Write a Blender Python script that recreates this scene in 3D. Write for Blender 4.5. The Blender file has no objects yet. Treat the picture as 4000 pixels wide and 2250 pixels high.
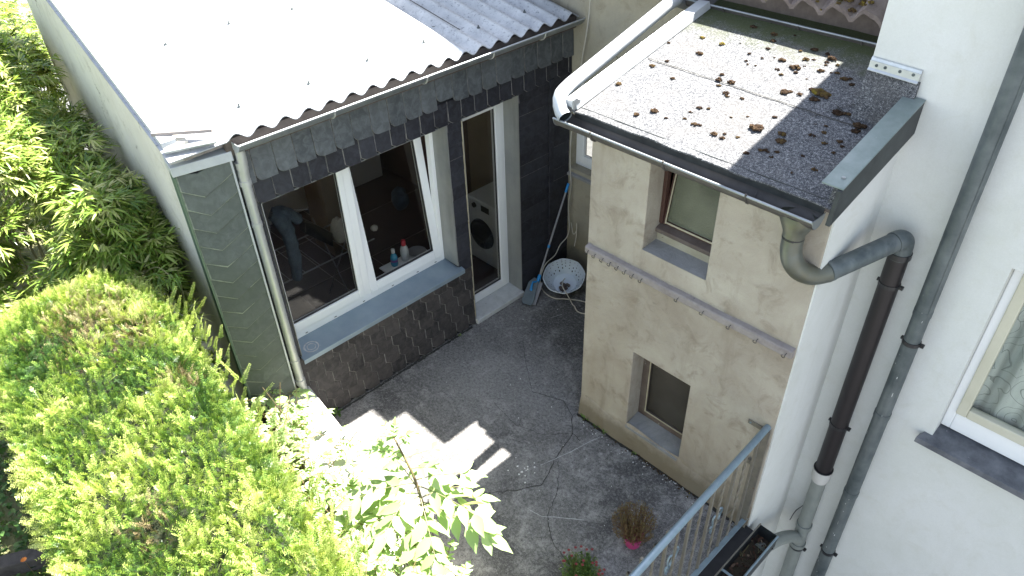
import bpy, bmesh, math, random
import numpy as np
from mathutils import Vector, Matrix, noise
random.seed(7); rng=np.random.default_rng(11)
S=bpy.context.scene
# ---------------------------------------------------------------- camera
def cam_axes(yaw,pitch,roll):
    y,p,r=[math.radians(a) for a in (yaw,pitch,roll)]
    fh=Vector((-math.sin(y),math.cos(y),0)); rt=Vector((math.cos(y),math.sin(y),0)); up=Vector((0,0,1))
    F=fh*math.cos(p)-up*math.sin(p); U=fh*math.sin(p)+up*math.cos(p)
    return rt*math.cos(r)+U*math.sin(r), -rt*math.sin(r)+U*math.cos(r), F
CAM=Vector((2.8417,-3.4280,4.7738))
R_,U_,F_=cam_axes(46.812,37.623,-1.817)
cd=bpy.data.cameras.new('camera'); cam=bpy.data.objects.new('camera',cd); S.collection.objects.link(cam)
cam.matrix_world=Matrix(((R_.x,U_.x,-F_.x,CAM.x),(R_.y,U_.y,-F_.y,CAM.y),(R_.z,U_.z,-F_.z,CAM.z),(0,0,0,1)))
cd.sensor_width=36; cd.lens=26.121; cd.clip_start=.05; cd.clip_end=2000; S.camera=cam
# ---------------------------------------------------------------- sky, sun, exposure
SUN=Vector((-0.022,0.605,1.0)).normalized()          # towards the sun
W_=bpy.data.worlds.new('World'); S.world=W_; W_.use_nodes=True
wn=W_.node_tree.nodes; wl=W_.node_tree.links
sky=wn.new('ShaderNodeTexSky'); sky.sky_type='NISHITA'; sky.sun_disc=False
sky.sun_elevation=math.asin(SUN.z); sky.sun_rotation=math.atan2(SUN.x,SUN.y)
hz=wn.new('ShaderNodeHueSaturation'); hz.inputs['Saturation'].default_value=.62; wl.new(sky.outputs[0],hz.inputs['Color']); wl.new(hz.outputs[0],wn['Background'].inputs[0]); wn['Background'].inputs[1].default_value=.073
sd=bpy.data.lights.new('sun','SUN'); sd.energy=5.0; sd.angle=math.radians(.5); sd.color=(1,.96,.89)
so=bpy.data.objects.new('sun',sd); S.collection.objects.link(so)
so.rotation_euler=(-SUN).to_track_quat('-Z','Y').to_euler()
S.view_settings.view_transform='Standard'; S.view_settings.look='None'; S.view_settings.gamma=1
S.view_settings.exposure=2.75
S.render.engine='CYCLES'
# ---------------------------------------------------------------- materials
def newmat(name):
    m=bpy.data.materials.new(name); m.use_nodes=True; return m,m.node_tree.nodes,m.node_tree.links,m.node_tree.nodes['Principled BSDF']
def N(nt,t,**k):
    n=nt.new(t)
    for a,b in k.items(): setattr(n,a,b)
    return n
def noise_n(n,l,co,scale,detail=6,rough=.6,dist=0,vec=(1,1,1)):
    mp=n.new('ShaderNodeMapping'); mp.inputs['Scale'].default_value=vec; l.new(co,mp.inputs[0])
    t=n.new('ShaderNodeTexNoise'); t.inputs['Scale'].default_value=scale; t.inputs['Detail'].default_value=detail
    t.inputs['Roughness'].default_value=rough; t.inputs['Distortion'].default_value=dist; l.new(mp.outputs[0],t.inputs['Vector']); return t.outputs[0]
def ramp(n,l,fac,stops,interp='LINEAR'):
    r=n.new('ShaderNodeValToRGB'); r.color_ramp.interpolation=interp; e=r.color_ramp.elements
    while len(e)<len(stops): e.new(.5)
    for i,(p,c) in enumerate(stops):
        e[i].position=p; e[i].color=(c if len(c)==4 else (*c,1)) if hasattr(c,'__len__') else (c,c,c,1)
    l.new(fac,r.inputs[0]); return r.outputs[0]
def mixc(n,l,fac,a,b,mode='MIX'):
    m=n.new('ShaderNodeMix'); m.data_type='RGBA'; m.blend_type=mode
    if isinstance(fac,(int,float)): m.inputs[0].default_value=fac
    else: l.new(fac,m.inputs[0])
    for s,v in ((6,a),(7,b)):
        if hasattr(v,'default_value') or hasattr(v,'links'): l.new(v,m.inputs[s])
        else: m.inputs[s].default_value=(*v,1)
    return m.outputs[2]
def math_n(n,l,op,a,b=None,clamp=False):
    m=n.new('ShaderNodeMath'); m.operation=op; m.use_clamp=clamp
    for i,v in enumerate((a,b)):
        if v is None: continue
        if isinstance(v,(int,float)): m.inputs[i].default_value=v
        else: l.new(v,m.inputs[i])
    return m.outputs[0]
def bump(n,l,h,strength,dist,prev=None):
    b=n.new('ShaderNodeBump'); b.inputs['Strength'].default_value=strength; b.inputs['Distance'].default_value=dist
    l.new(h,b.inputs['Height'])
    if prev: l.new(prev,b.inputs['Normal'])
    return b.outputs[0]
def pos(n): return n.new('ShaderNodeNewGeometry').outputs['Position']
def zval(n,l):
    s=n.new('ShaderNodeSeparateXYZ'); l.new(pos(n),s.inputs[0]); return s.outputs
def setb(b,**k):
    for a,v in k.items():
        key={'rough':'Roughness','metal':'Metallic','spec':'Specular IOR Level','trans':'Transmission Weight','ior':'IOR','alpha':'Alpha'}[a]
        b.inputs[key].default_value=v
def simple(name,c1,c2,scale=8,rough=.6,metal=0,bumps=.2,bd=.003,fine=90,spots=None,spec=.5,streak=None):
    m,n,l,b=newmat(name); P=pos(n)
    a=noise_n(n,l,P,scale,8,.65); col=mixc(n,l,ramp(n,l,a,[(.3,0),(.7,1)]),c1,c2)
    if streak:
        s=noise_n(n,l,P,streak[1],5,.6,0,(1,1,.12)); col=mixc(n,l,ramp(n,l,s,[(.5,0),(.75,streak[2])]),col,streak[0])
    if spots:
        s=noise_n(n,l,P,spots[1],4,.6); col=mixc(n,l,ramp(n,l,s,[(spots[2],0),(spots[2]+.05,1)]),col,spots[0])
    l.new(col,b.inputs['Base Color']); setb(b,rough=rough,metal=metal,spec=spec)
    f=noise_n(n,l,P,fine,6,.7); l.new(bump(n,l,f,bumps,bd),b.inputs['Normal'])
    return m
def plaster(name,base,alt,dirty,zdirt=None,cracks=0,rough=.9,bs=.35,stain=.55):
    m,n,l,b=newmat(name); P=pos(n); z=zval(n,l)[2]
    big=noise_n(n,l,P,1.7,7,.62,.4); col=mixc(n,l,ramp(n,l,big,[(.36,0),(.66,1)]),base,alt)
    med=noise_n(n,l,P,6,8,.7,.6); col=mixc(n,l,ramp(n,l,med,[(.52,0),(.74,stain)]),col,dirty)
    st=noise_n(n,l,P,7,6,.65,0,(1,1,.14)); col=mixc(n,l,ramp(n,l,st,[(.56,0),(.78,stain*.7)]),col,dirty)
    fine=noise_n(n,l,P,140,4,.7); col=mixc(n,l,ramp(n,l,fine,[(.3,.12),(.7,0)]),col,tuple(c*.5 for c in dirty))
    if zdirt:
        e=noise_n(n,l,P,5,6,.7); h=math_n(n,l,'ADD',z,math_n(n,l,'MULTIPLY',e,-zdirt[1]))
        col=mixc(n,l,ramp(n,l,h,[(0,zdirt[3]),(zdirt[0],0)]),col,zdirt[2])
    if cracks:
        mp=n.new('ShaderNodeMapping'); mp.inputs['Scale'].default_value=(1,1,.55); l.new(P,mp.inputs[0])
        w=noise_n(n,l,P,4,5,.7); va=n.new('ShaderNodeVectorMath'); va.operation='ADD'; cm=n.new('ShaderNodeCombineXYZ')
        for i in range(3): l.new(math_n(n,l,'MULTIPLY',w,.45),cm.inputs[i])
        l.new(mp.outputs[0],va.inputs[0]); l.new(cm.outputs[0],va.inputs[1])
        v=n.new('ShaderNodeTexVoronoi'); v.feature='DISTANCE_TO_EDGE'; v.inputs['Scale'].default_value=cracks; l.new(va.outputs[0],v.inputs['Vector'])
        msk=noise_n(n,l,P,3,3,.5); k=math_n(n,l,'MULTIPLY',ramp(n,l,v.outputs[0],[(.0,1),(.012,0)]),ramp(n,l,msk,[(.5,0),(.6,1)]))
        col=mixc(n,l,k,col,tuple(c*.35 for c in dirty))
    l.new(col,b.inputs['Base Color']); setb(b,rough=rough,spec=.2)
    nb=bump(n,l,med,bs,.02); nb=bump(n,l,fine,bs*.8,.003,nb); l.new(nb,b.inputs['Normal'])
    return m
M={}
M['annexe']=plaster('beige_render',(.445,.405,.33),(.315,.27,.21),(.20,.16,.115),(.12,.24,(.14,.115,.075),.75),cracks=0,bs=.7,stain=.75)
M['backwall']=plaster('weathered_beige_render',(.40,.36,.27),(.31,.29,.23),(.21,.185,.13),(.5,.4,(.14,.12,.07),.7),cracks=2.2,bs=.5,stain=.7)
M['white']=plaster('white_paint',(.66,.665,.635),(.60,.61,.565),(.50,.49,.40),None,rough=.85,bs=.22,stain=.32)
M['cream']=plaster('flaking_cream_paint',(.60,.585,.51),(.53,.51,.44),(.30,.27,.2),None,cracks=1.3,bs=.5,stain=.5)
M['sillstone']=plaster('grey_sill_cement',(.34,.335,.32),(.24,.24,.235),(.12,.12,.115),None,bs=.6,stain=.5)
M['pvc']=simple('white_upvc',(.80,.81,.80),(.76,.77,.76),5,.28,0,.03,.001)
M['metal_reveal']=simple('dull_zinc_reveal',(.30,.31,.30),(.40,.40,.37),3,.5,.55,.08,.002,streak=((.17,.17,.15),5,.6))
M['zinc']=simple('weathered_zinc',(.24,.26,.27),(.34,.36,.37),7,.42,.7,.12,.002,streak=((.14,.15,.16),9,.5))
M['zinc_pale']=simple('bright_zinc_flashing',(.46,.48,.49),(.37,.39,.40),10,.4,.15,.15,.002)
M['zinc_brown']=simple('gutter_brown_grey',(.055,.05,.047),(.10,.092,.085),6,.5,.3,.15,.002)
M['pipe_grey']=simple('patinated_zinc_pipe',(.050,.064,.068),(.13,.150,.150),7,.5,.3,.2,.003,spots=((.50,.51,.50),24,.74),streak=((.20,.215,.21),11,.6))
M['pipe_olive']=simple('zinc_pipe_olive',(.13,.125,.085),(.15,.17,.17),4,.42,.6,.1,.002)
M['pipe_dark']=simple('dark_brown_pipe',(.007,.005,.006),(.014,.010,.011),8,.45,0,.1,.002,spots=((.5,.5,.5),30,.76))
M['pipe_plastic']=simple('grey_plastic_pipe',(.17,.185,.17),(.22,.235,.21),8,.4,0,.08,.002)
M['pipe_pale']=simple('pale_grey_downpipe',(.50,.50,.48),(.42,.42,.40),7,.4,.35,.08,.002,streak=((.22,.22,.21),8,.5))
M['copper']=simple('green_copper_cap',(.15,.19,.18),(.235,.275,.265),9,.5,.35,.2,.002,spots=((.5,.55,.52),32,.70))
M['darkzinc']=simple('dark_barge_zinc',(.025,.028,.030),(.06,.068,.068),9,.5,.4,.15,.002)
M['rail']=simple('galvanised_blue_grey',(.27,.35,.40),(.21,.28,.33),18,.4,.55,.1,.001)
M['ironbar']=simple('weathered_iron_bar',(.16,.15,.125),(.23,.21,.17),22,.5,.45,.2,.001,spots=((.2,.1,.05),40,.68))
M['darkwood']=simple('dark_red_brown_wood',(.045,.018,.014),(.075,.032,.022),12,.6,0,.3,.002)
M['brownwood']=simple('brown_weathered_wood',(.085,.06,.05),(.15,.12,.10),9,.7,0,.4,.003,spots=((.24,.22,.2),25,.66))
M['greywood']=simple('grey_weathered_wood',(.20,.17,.155),(.30,.27,.25),14,.8,0,.5,.003,streak=None,spots=((.06,.05,.045),9,.66))
M['creamwood']=simple('chipped_cream_wood',(.45,.41,.30),(.34,.30,.20),12,.7,0,.3,.002,spots=((.12,.08,.05),22,.68))
M['palewood']=simple('pale_window_wood',(.56,.54,.43),(.48,.46,.35),5,.45,0,.1,.001)
M['fascia']=simple('brown_fascia_board',(.075,.058,.05),(.13,.105,.09),14,.7,0,.3,.002)
M['black']=simple('black_plastic',(.012,.012,.013),(.02,.02,.022),20,.35,0,.05,.001)
M['rubber']=simple('dark_gasket',(.02,.02,.02),(.03,.03,.03),20,.5,0,.05,.001)
M['floor']=simple('dark_brown_tile',(.030,.015,.013),(.05,.026,.023),5,.5,0,.05,.001)
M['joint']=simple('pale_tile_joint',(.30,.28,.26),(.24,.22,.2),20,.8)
M['ceiling']=simple('pale_ceiling',(.75,.73,.68),(.7,.68,.62),3,.8)
M['roomwall']=simple('brown_room_wall',(.06,.034,.026),(.10,.06,.045),2,.7)
M['tan']=simple('tan_panel',(.20,.14,.09),(.15,.11,.07),3,.6)
M['appliance']=simple('white_enamel',(.62,.63,.61),(.58,.59,.57),4,.25,0,.02,.001)
M['denim']=simple('faded_denim',(.035,.05,.07),(.09,.12,.155),16,.9,0,.5,.004)
M['whitecloth']=simple('off_white_cloth',(.42,.39,.35),(.30,.28,.25),14,.9,0,.6,.006)
M['blue']=simple('blue_plastic',(.01,.20,.50),(.012,.24,.56),9,.35,0,.05,.001)
M['handle']=simple('grey_handle',(.20,.20,.21),(.26,.26,.27),12,.4,.1,.05,.001)
M['mop']=simple('grey_plastic_plate',(.085,.11,.125),(.12,.15,.165),14,.45,0,.15,.001)
M['basket']=simple('white_basket_plastic',(.62,.68,.73),(.55,.61,.66),6,.4,0,.05,.001)
M['basket_out']=simple('yellowed_basket_plastic',(.55,.49,.32),(.42,.37,.24),7,.5,0,.05,.001)
M['cable']=simple('cream_cable',(.56,.53,.45),(.46,.43,.36),9,.5)
M['pink']=simple('pink_pot_plastic',(.48,.05,.18),(.36,.045,.14),7,.4)
M['bottle_blue']=simple('blue_bottle',(.05,.30,.48),(.08,.36,.52),14,.25)
M['bottle_white']=simple('white_bottle',(.62,.63,.62),(.55,.56,.56),10,.3)
M['red']=simple('red_cap',(.55,.05,.07),(.48,.04,.06),10,.3)
M['purple']=simple('purple_label',(.25,.06,.25),(.12,.1,.35),30,.4)
M['chip']=simple('white_paint_chip',(.75,.75,.73),(.6,.6,.58),30,.8)
M['gap']=simple('crack_filling',(.022,.022,.02),(.035,.035,.03),30,.95)
M['scratch']=simple('pale_scratch',(.55,.55,.54),(.30,.30,.30),40,.9)
M['limestone']=simple('white_marble_sill',(.55,.56,.55),(.42,.43,.42),14,.45,0,.15,.002,spots=((.22,.22,.2),30,.66))
M['sheet']=simple('blue_grey_metal_sill',(.20,.26,.31),(.26,.32,.365),6,.42,.3,.1,.001,spots=((.46,.50,.53),22,.72))
M['slab']=simple('slate_window_sill',(.055,.06,.07),(.17,.175,.19),9,.55,0,.25,.003,spots=((.42,.43,.45),30,.72))
M['tile']=simple('mossy_clay_tile',(.11,.085,.075),(.20,.165,.145),12,.9,0,.6,.006,spots=((.10,.09,.03),9,.6))
M['timber']=simple('old_sleeper_timber',(.03,.024,.02),(.08,.068,.06),12,.9,0,.6,.006)
M['pebble']=simple('grey_gravel',(.16,.155,.15),(.30,.29,.28),30,.9)
M['galv']=simple('galvanised_bracket',(.55,.57,.57),(.44,.46,.46),20,.4,.6,.1,.001)
M['whitesun']=simple('pale_concrete_coping',(.50,.49,.46),(.42,.41,.38),6,.9,0,.4,.004)
# slate: each slate its own shade
def slatemat(name,c1,c2,green=None,rough=.48):
    m,n,l,b=newmat(name); g=n.new('ShaderNodeNewGeometry'); P=g.outputs['Position']
    col=mixc(n,l,g.outputs['Random Per Island'],c1,c2)
    a=noise_n(n,l,P,16,8,.7,.8); col=mixc(n,l,ramp(n,l,a,[(.42,0),(.72,.6)]),col,tuple(min(1,c*2.1) for c in c2))
    if green:
        q=noise_n(n,l,P,3,6,.6,.3); col=mixc(n,l,ramp(n,l,q,[(.3,.25),(.62,.85)]),col,green)
    f=noise_n(n,l,P,70,6,.7); l.new(col,b.inputs['Base Color']); setb(b,rough=rough,spec=.45)
    nb=bump(n,l,a,.35,.006); l.new(bump(n,l,f,.3,.002,nb),b.inputs['Normal']); return m
M['slate']=slatemat('dark_slate',(.010,.010,.014),(.026,.027,.034),rough=.6)
M['slate_low']=slatemat('brown_black_slate',(.017,.016,.017),(.052,.046,.044),rough=.6)
M['slate_grey']=slatemat('bluish_grey_slate',(.050,.056,.060),(.085,.092,.096))
M['slate_pier']=slatemat('greenish_slate',(.062,.070,.070),(.092,.102,.100),(.066,.080,.064))
M['slate_rim']=simple('chipped_slate_edge',(.07,.07,.072),(.26,.245,.225),24,.7)
M['slate_rim_pier']=simple('chipped_green_slate_edge',(.13,.15,.12),(.30,.32,.26),24,.7)
M['backing']=simple('dark_batten_board',(.008,.008,.010),(.018,.018,.02),10,.8)
M['greenboard']=simple('algae_green_flashing',(.10,.155,.105),(.055,.10,.08),6,.5,.2,.15,.002,streak=((.16,.20,.13),6,.6))
# concrete terrace
def concrete():
    m,n,l,b=newmat('stained_terrace_concrete'); P=pos(n)
    a=noise_n(n,l,P,1.1,8,.62,.5); c=mixc(n,l,ramp(n,l,a,[(.38,0),(.60,1)]),(.092,.088,.086),(.205,.198,.19))
    d=noise_n(n,l,P,5.2,9,.78,.35); c=mixc(n,l,ramp(n,l,d,[(.48,0),(.64,.85)]),c,(.36,.35,.335))
    k=noise_n(n,l,P,2.0,9,.76,.5); c=mixc(n,l,ramp(n,l,k,[(.52,0),(.68,.7)]),c,(.042,.041,.043))
    g=noise_n(n,l,P,4.1,7,.7,.4); c=mixc(n,l,ramp(n,l,g,[(.62,0),(.8,.5)]),c,(.06,.065,.035))
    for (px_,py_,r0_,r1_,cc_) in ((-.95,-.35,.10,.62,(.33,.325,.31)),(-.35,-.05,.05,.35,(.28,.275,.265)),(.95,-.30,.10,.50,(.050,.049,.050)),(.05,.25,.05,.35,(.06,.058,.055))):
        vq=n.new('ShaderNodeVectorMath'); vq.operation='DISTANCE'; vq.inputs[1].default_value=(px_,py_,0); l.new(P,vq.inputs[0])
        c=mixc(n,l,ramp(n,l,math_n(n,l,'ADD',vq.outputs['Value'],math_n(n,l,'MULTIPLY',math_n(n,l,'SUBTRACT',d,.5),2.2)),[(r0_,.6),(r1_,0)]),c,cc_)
    # darker tone around the corner behind the annexe
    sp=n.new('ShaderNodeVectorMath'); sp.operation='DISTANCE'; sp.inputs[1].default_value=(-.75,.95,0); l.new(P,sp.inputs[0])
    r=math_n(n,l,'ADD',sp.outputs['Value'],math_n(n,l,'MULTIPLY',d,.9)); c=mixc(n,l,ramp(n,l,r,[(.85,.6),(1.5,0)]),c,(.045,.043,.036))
    s0=noise_n(n,l,P,42,6,.8); c=mixc(n,l,ramp(n,l,s0,[(.38,.55),(.5,0)]),c,(.025,.025,.027)); c=mixc(n,l,ramp(n,l,s0,[(.52,0),(.66,.65)]),c,(.36,.355,.35))
    s=noise_n(n,l,P,150,5,.75); c=mixc(n,l,ramp(n,l,s,[(.36,.6),(.5,0)]),c,(.028,.028,.03)); c=mixc(n,l,ramp(n,l,s,[(.54,0),(.68,.6)]),c,(.42,.41,.40))
    s2=noise_n(n,l,P,420,2,.6); c=mixc(n,l,ramp(n,l,s2,[(.62,0),(.7,.45)]),c,(.36,.36,.35))
    l.new(c,b.inputs['Base Color']); setb(b,rough=.9,spec=.25)
    nb=bump(n,l,d,.4,.02); l.new(bump(n,l,s,.6,.004,nb),b.inputs['Normal']); return m
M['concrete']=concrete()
def felt():
    m,n,l,b=newmat('mineral_roofing_felt'); P=pos(n)
    s=noise_n(n,l,P,230,4,.8); s4=noise_n(n,l,P,70,5,.8); s=math_n(n,l,'ADD',math_n(n,l,'MULTIPLY',s,.6),math_n(n,l,'MULTIPLY',s4,.4)); c=ramp(n,l,s,[(.41,(.018,.020,.024)),(.51,(.075,.078,.085)),(.62,(.42,.42,.42))])
    a=noise_n(n,l,P,3,7,.65,.4); c=mixc(n,l,ramp(n,l,a,[(.46,0),(.72,.55)]),c,(.10,.095,.09))
    y=zval(n,l)[1]; e=noise_n(n,l,P,7,7,.7); h=math_n(n,l,'ADD',y,math_n(n,l,'MULTIPLY',e,.55))
    c=mixc(n,l,ramp(n,l,math_n(n,l,'SUBTRACT',h,.5),[(.75,0),(1.0,.9)]),c,(.045,.055,.018))
    l.new(c,b.inputs['Base Color']); setb(b,rough=.9,spec=.3); l.new(bump(n,l,s,.7,.003),b.inputs['Normal']); return m
M['felt']=felt()
def corr():
    m,n,l,b=newmat('fibre_cement_sheet'); P=pos(n)
    a=noise_n(n,l,P,5,8,.7,.5); c=mixc(n,l,ramp(n,l,a,[(.35,0),(.68,1)]),(.36,.37,.38),(.52,.53,.53))
    d=noise_n(n,l,P,38,6,.72); c=mixc(n,l,ramp(n,l,d,[(.55,0),(.66,.8)]),c,(.14,.15,.165))
    e=noise_n(n,l,P,9,7,.75,.8); c=mixc(n,l,ramp(n,l,e,[(.58,0),(.75,.7)]),c,(.11,.12,.13))
    l.new(c,b.inputs['Base Color']); setb(b,rough=.9,spec=.2); l.new(bump(n,l,d,.4,.004),b.inputs['Normal']); return m
M['corr']=corr()
def soil(name,c1,c2):
    return simple(name,c1,c2,5,.95,0,.8,.02,fine=30)
M['soil']=soil('dark_garden_soil',(.035,.027,.018),(.07,.055,.035))
M['grass_soil']=soil('grassy_earth',(.12,.13,.05),(.26,.24,.13))
M['yard']=soil('lower_yard_paving',(.10,.10,.10),(.16,.16,.155))
def glass(name,tint=(1,1,1),refl=1.0):
    m=bpy.data.materials.new(name); m.use_nodes=True; n=m.node_tree.nodes; l=m.node_tree.links; n.clear()
    o=n.new('ShaderNodeOutputMaterial'); t=n.new('ShaderNodeBsdfTransparent'); t.inputs[0].default_value=(*tint,1)
    g=n.new('ShaderNodeBsdfGlossy'); g.inputs['Roughness'].default_value=.01; fr=n.new('ShaderNodeLayerWeight'); fr.inputs[0].default_value=.5; fz=math_n(n,l,'ADD',math_n(n,l,'POWER',fr.outputs['Facing'],4.0),.035)
    mx=n.new('ShaderNodeMixShader'); l.new(math_n(n,l,'MULTIPLY',fz,refl,True),mx.inputs[0]); l.new(t.outputs[0],mx.inputs[1]); l.new(g.outputs[0],mx.inputs[2]); l.new(mx.outputs[0],o.inputs[0]); return m
M['glass']=glass('window_glass',(.80,.80,.79),.85)
M['glass_clear']=glass('clear_window_glass',(.96,.97,.96),.6)
def frosted(name,c1,c2,rough=.3):
    m,n,l,b=newmat(name); P=pos(n); a=noise_n(n,l,P,2.4,3,.5); col=mixc(n,l,ramp(n,l,a,[(.35,0),(.65,1)]),c1,c2)
    l.new(col,b.inputs['Base Color']); setb(b,rough=rough,spec=.6); f=noise_n(n,l,P,85,4,.7); l.new(bump(n,l,f,.9,.006),b.inputs['Normal']); return m
M['frosted']=frosted('obscured_green_glass',(.055,.062,.035),(.135,.14,.095))
M['dirtyglass']=frosted('dusty_dark_glass',(.032,.028,.022),(.06,.055,.045),.25)
def lace():
    m,n,l,b=newmat('swirl_lace_curtain'); P=pos(n)
    v=n.new('ShaderNodeTexVoronoi'); v.inputs['Scale'].default_value=5.0; l.new(P,v.inputs['Vector'])
    w=math_n(n,l,'FRACT',math_n(n,l,'MULTIPLY',math_n(n,l,'ADD',v.outputs['Distance'],math_n(n,l,'MULTIPLY',noise_n(n,l,P,5,2,.5),.35)),4.6)); k=ramp(n,l,w,[(.0,1),(.05,.7),(.09,0),(.97,0),(1,1)])
    fold=n.new('ShaderNodeTexWave'); fold.inputs['Scale'].default_value=1.6; fold.inputs['Distortion'].default_value=1.2; fold.inputs['Detail'].default_value=1; l.new(P,fold.inputs['Vector'])
    col=mixc(n,l,ramp(n,l,fold.outputs[0],[(.3,0),(.8,1)]),(.27,.30,.275),(.42,.45,.41)); col=mixc(n,l,math_n(n,l,'MULTIPLY',k,.8),col,(.10,.115,.105))
    l.new(col,b.inputs['Base Color']); setb(b,rough=.8); return m
M['lace']=lace()
def leafmat(name,stops,trans=.38,rough=.45,spec=.4):
    m=bpy.data.materials.new(name); m.use_nodes=True; n=m.node_tree.nodes; l=m.node_tree.links; b=n['Principled BSDF']; o=n['Material Output']
    at=n.new('ShaderNodeAttribute'); at.attribute_name='tone'; col=ramp(n,l,at.outputs['Fac'],stops)
    l.new(col,b.inputs['Base Color']); setb(b,rough=rough,spec=spec)
    t=n.new('ShaderNodeBsdfTranslucent'); l.new(mixc(n,l,1.0,col,(1.0,1.0,.55),'MULTIPLY'),t.inputs[0])
    mx=n.new('ShaderNodeMixShader'); mx.inputs[0].default_value=trans; l.new(b.outputs[0],mx.inputs[1]); l.new(t.outputs[0],mx.inputs[2]); l.new(mx.outputs[0],o.inputs[0]); return m
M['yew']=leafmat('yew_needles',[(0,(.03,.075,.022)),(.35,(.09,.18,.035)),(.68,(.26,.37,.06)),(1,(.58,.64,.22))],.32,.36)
M['dryyew']=leafmat('dried_yew_needles',[(0,(.10,.07,.04)),(.5,(.24,.19,.09)),(1,(.42,.38,.22))],.2,.6)
M['bamboo']=leafmat('bamboo_leaves',[(0,(.05,.11,.02)),(.45,(.16,.26,.04)),(.8,(.34,.42,.10)),(1,(.55,.55,.26))],.4,.33)
M['ash']=leafmat('broad_leaves',[(0,(.16,.28,.09)),(.5,(.34,.47,.2)),(1,(.56,.64,.38))],.38,.3)  # leaf tones lightened to put the glare of full sun into them
M['dry']=leafmat('dried_stems',[(0,(.07,.035,.02)),(.5,(.15,.085,.04)),(1,(.17,.16,.06))],.2,.8)
M['herb']=leafmat('green_herbs',[(0,(.03,.08,.02)),(.6,(.09,.18,.035)),(1,(.2,.28,.08))],.35,.5)
M['deadleaf']=leafmat('dead_leaves',[(0,(.03,.016,.012)),(.7,(.10,.05,.03)),(1,(.26,.2,.14))],.1,.8)
M['moss']=leafmat('dry_moss',[(0,(.028,.018,.013)),(.5,(.065,.042,.024)),(.85,(.12,.085,.025)),(1,(.19,.16,.02))],.05,.95,.1)
M['flower']=simple('red_flower',(.24,.02,.025),(.13,.015,.015),30,.6)
M['stem']=simple('olive_brown_stem',(.10,.09,.03),(.16,.10,.05),20,.6)
M['twig']=simple('thin_bamboo_twig',(.12,.12,.05),(.22,.20,.09),20,.6)
M['innerhedge']=simple('shade_coloured_twigs',(.010,.018,.005),(.022,.028,.009),18,.95,0,.8,.02,fine=40)
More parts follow.
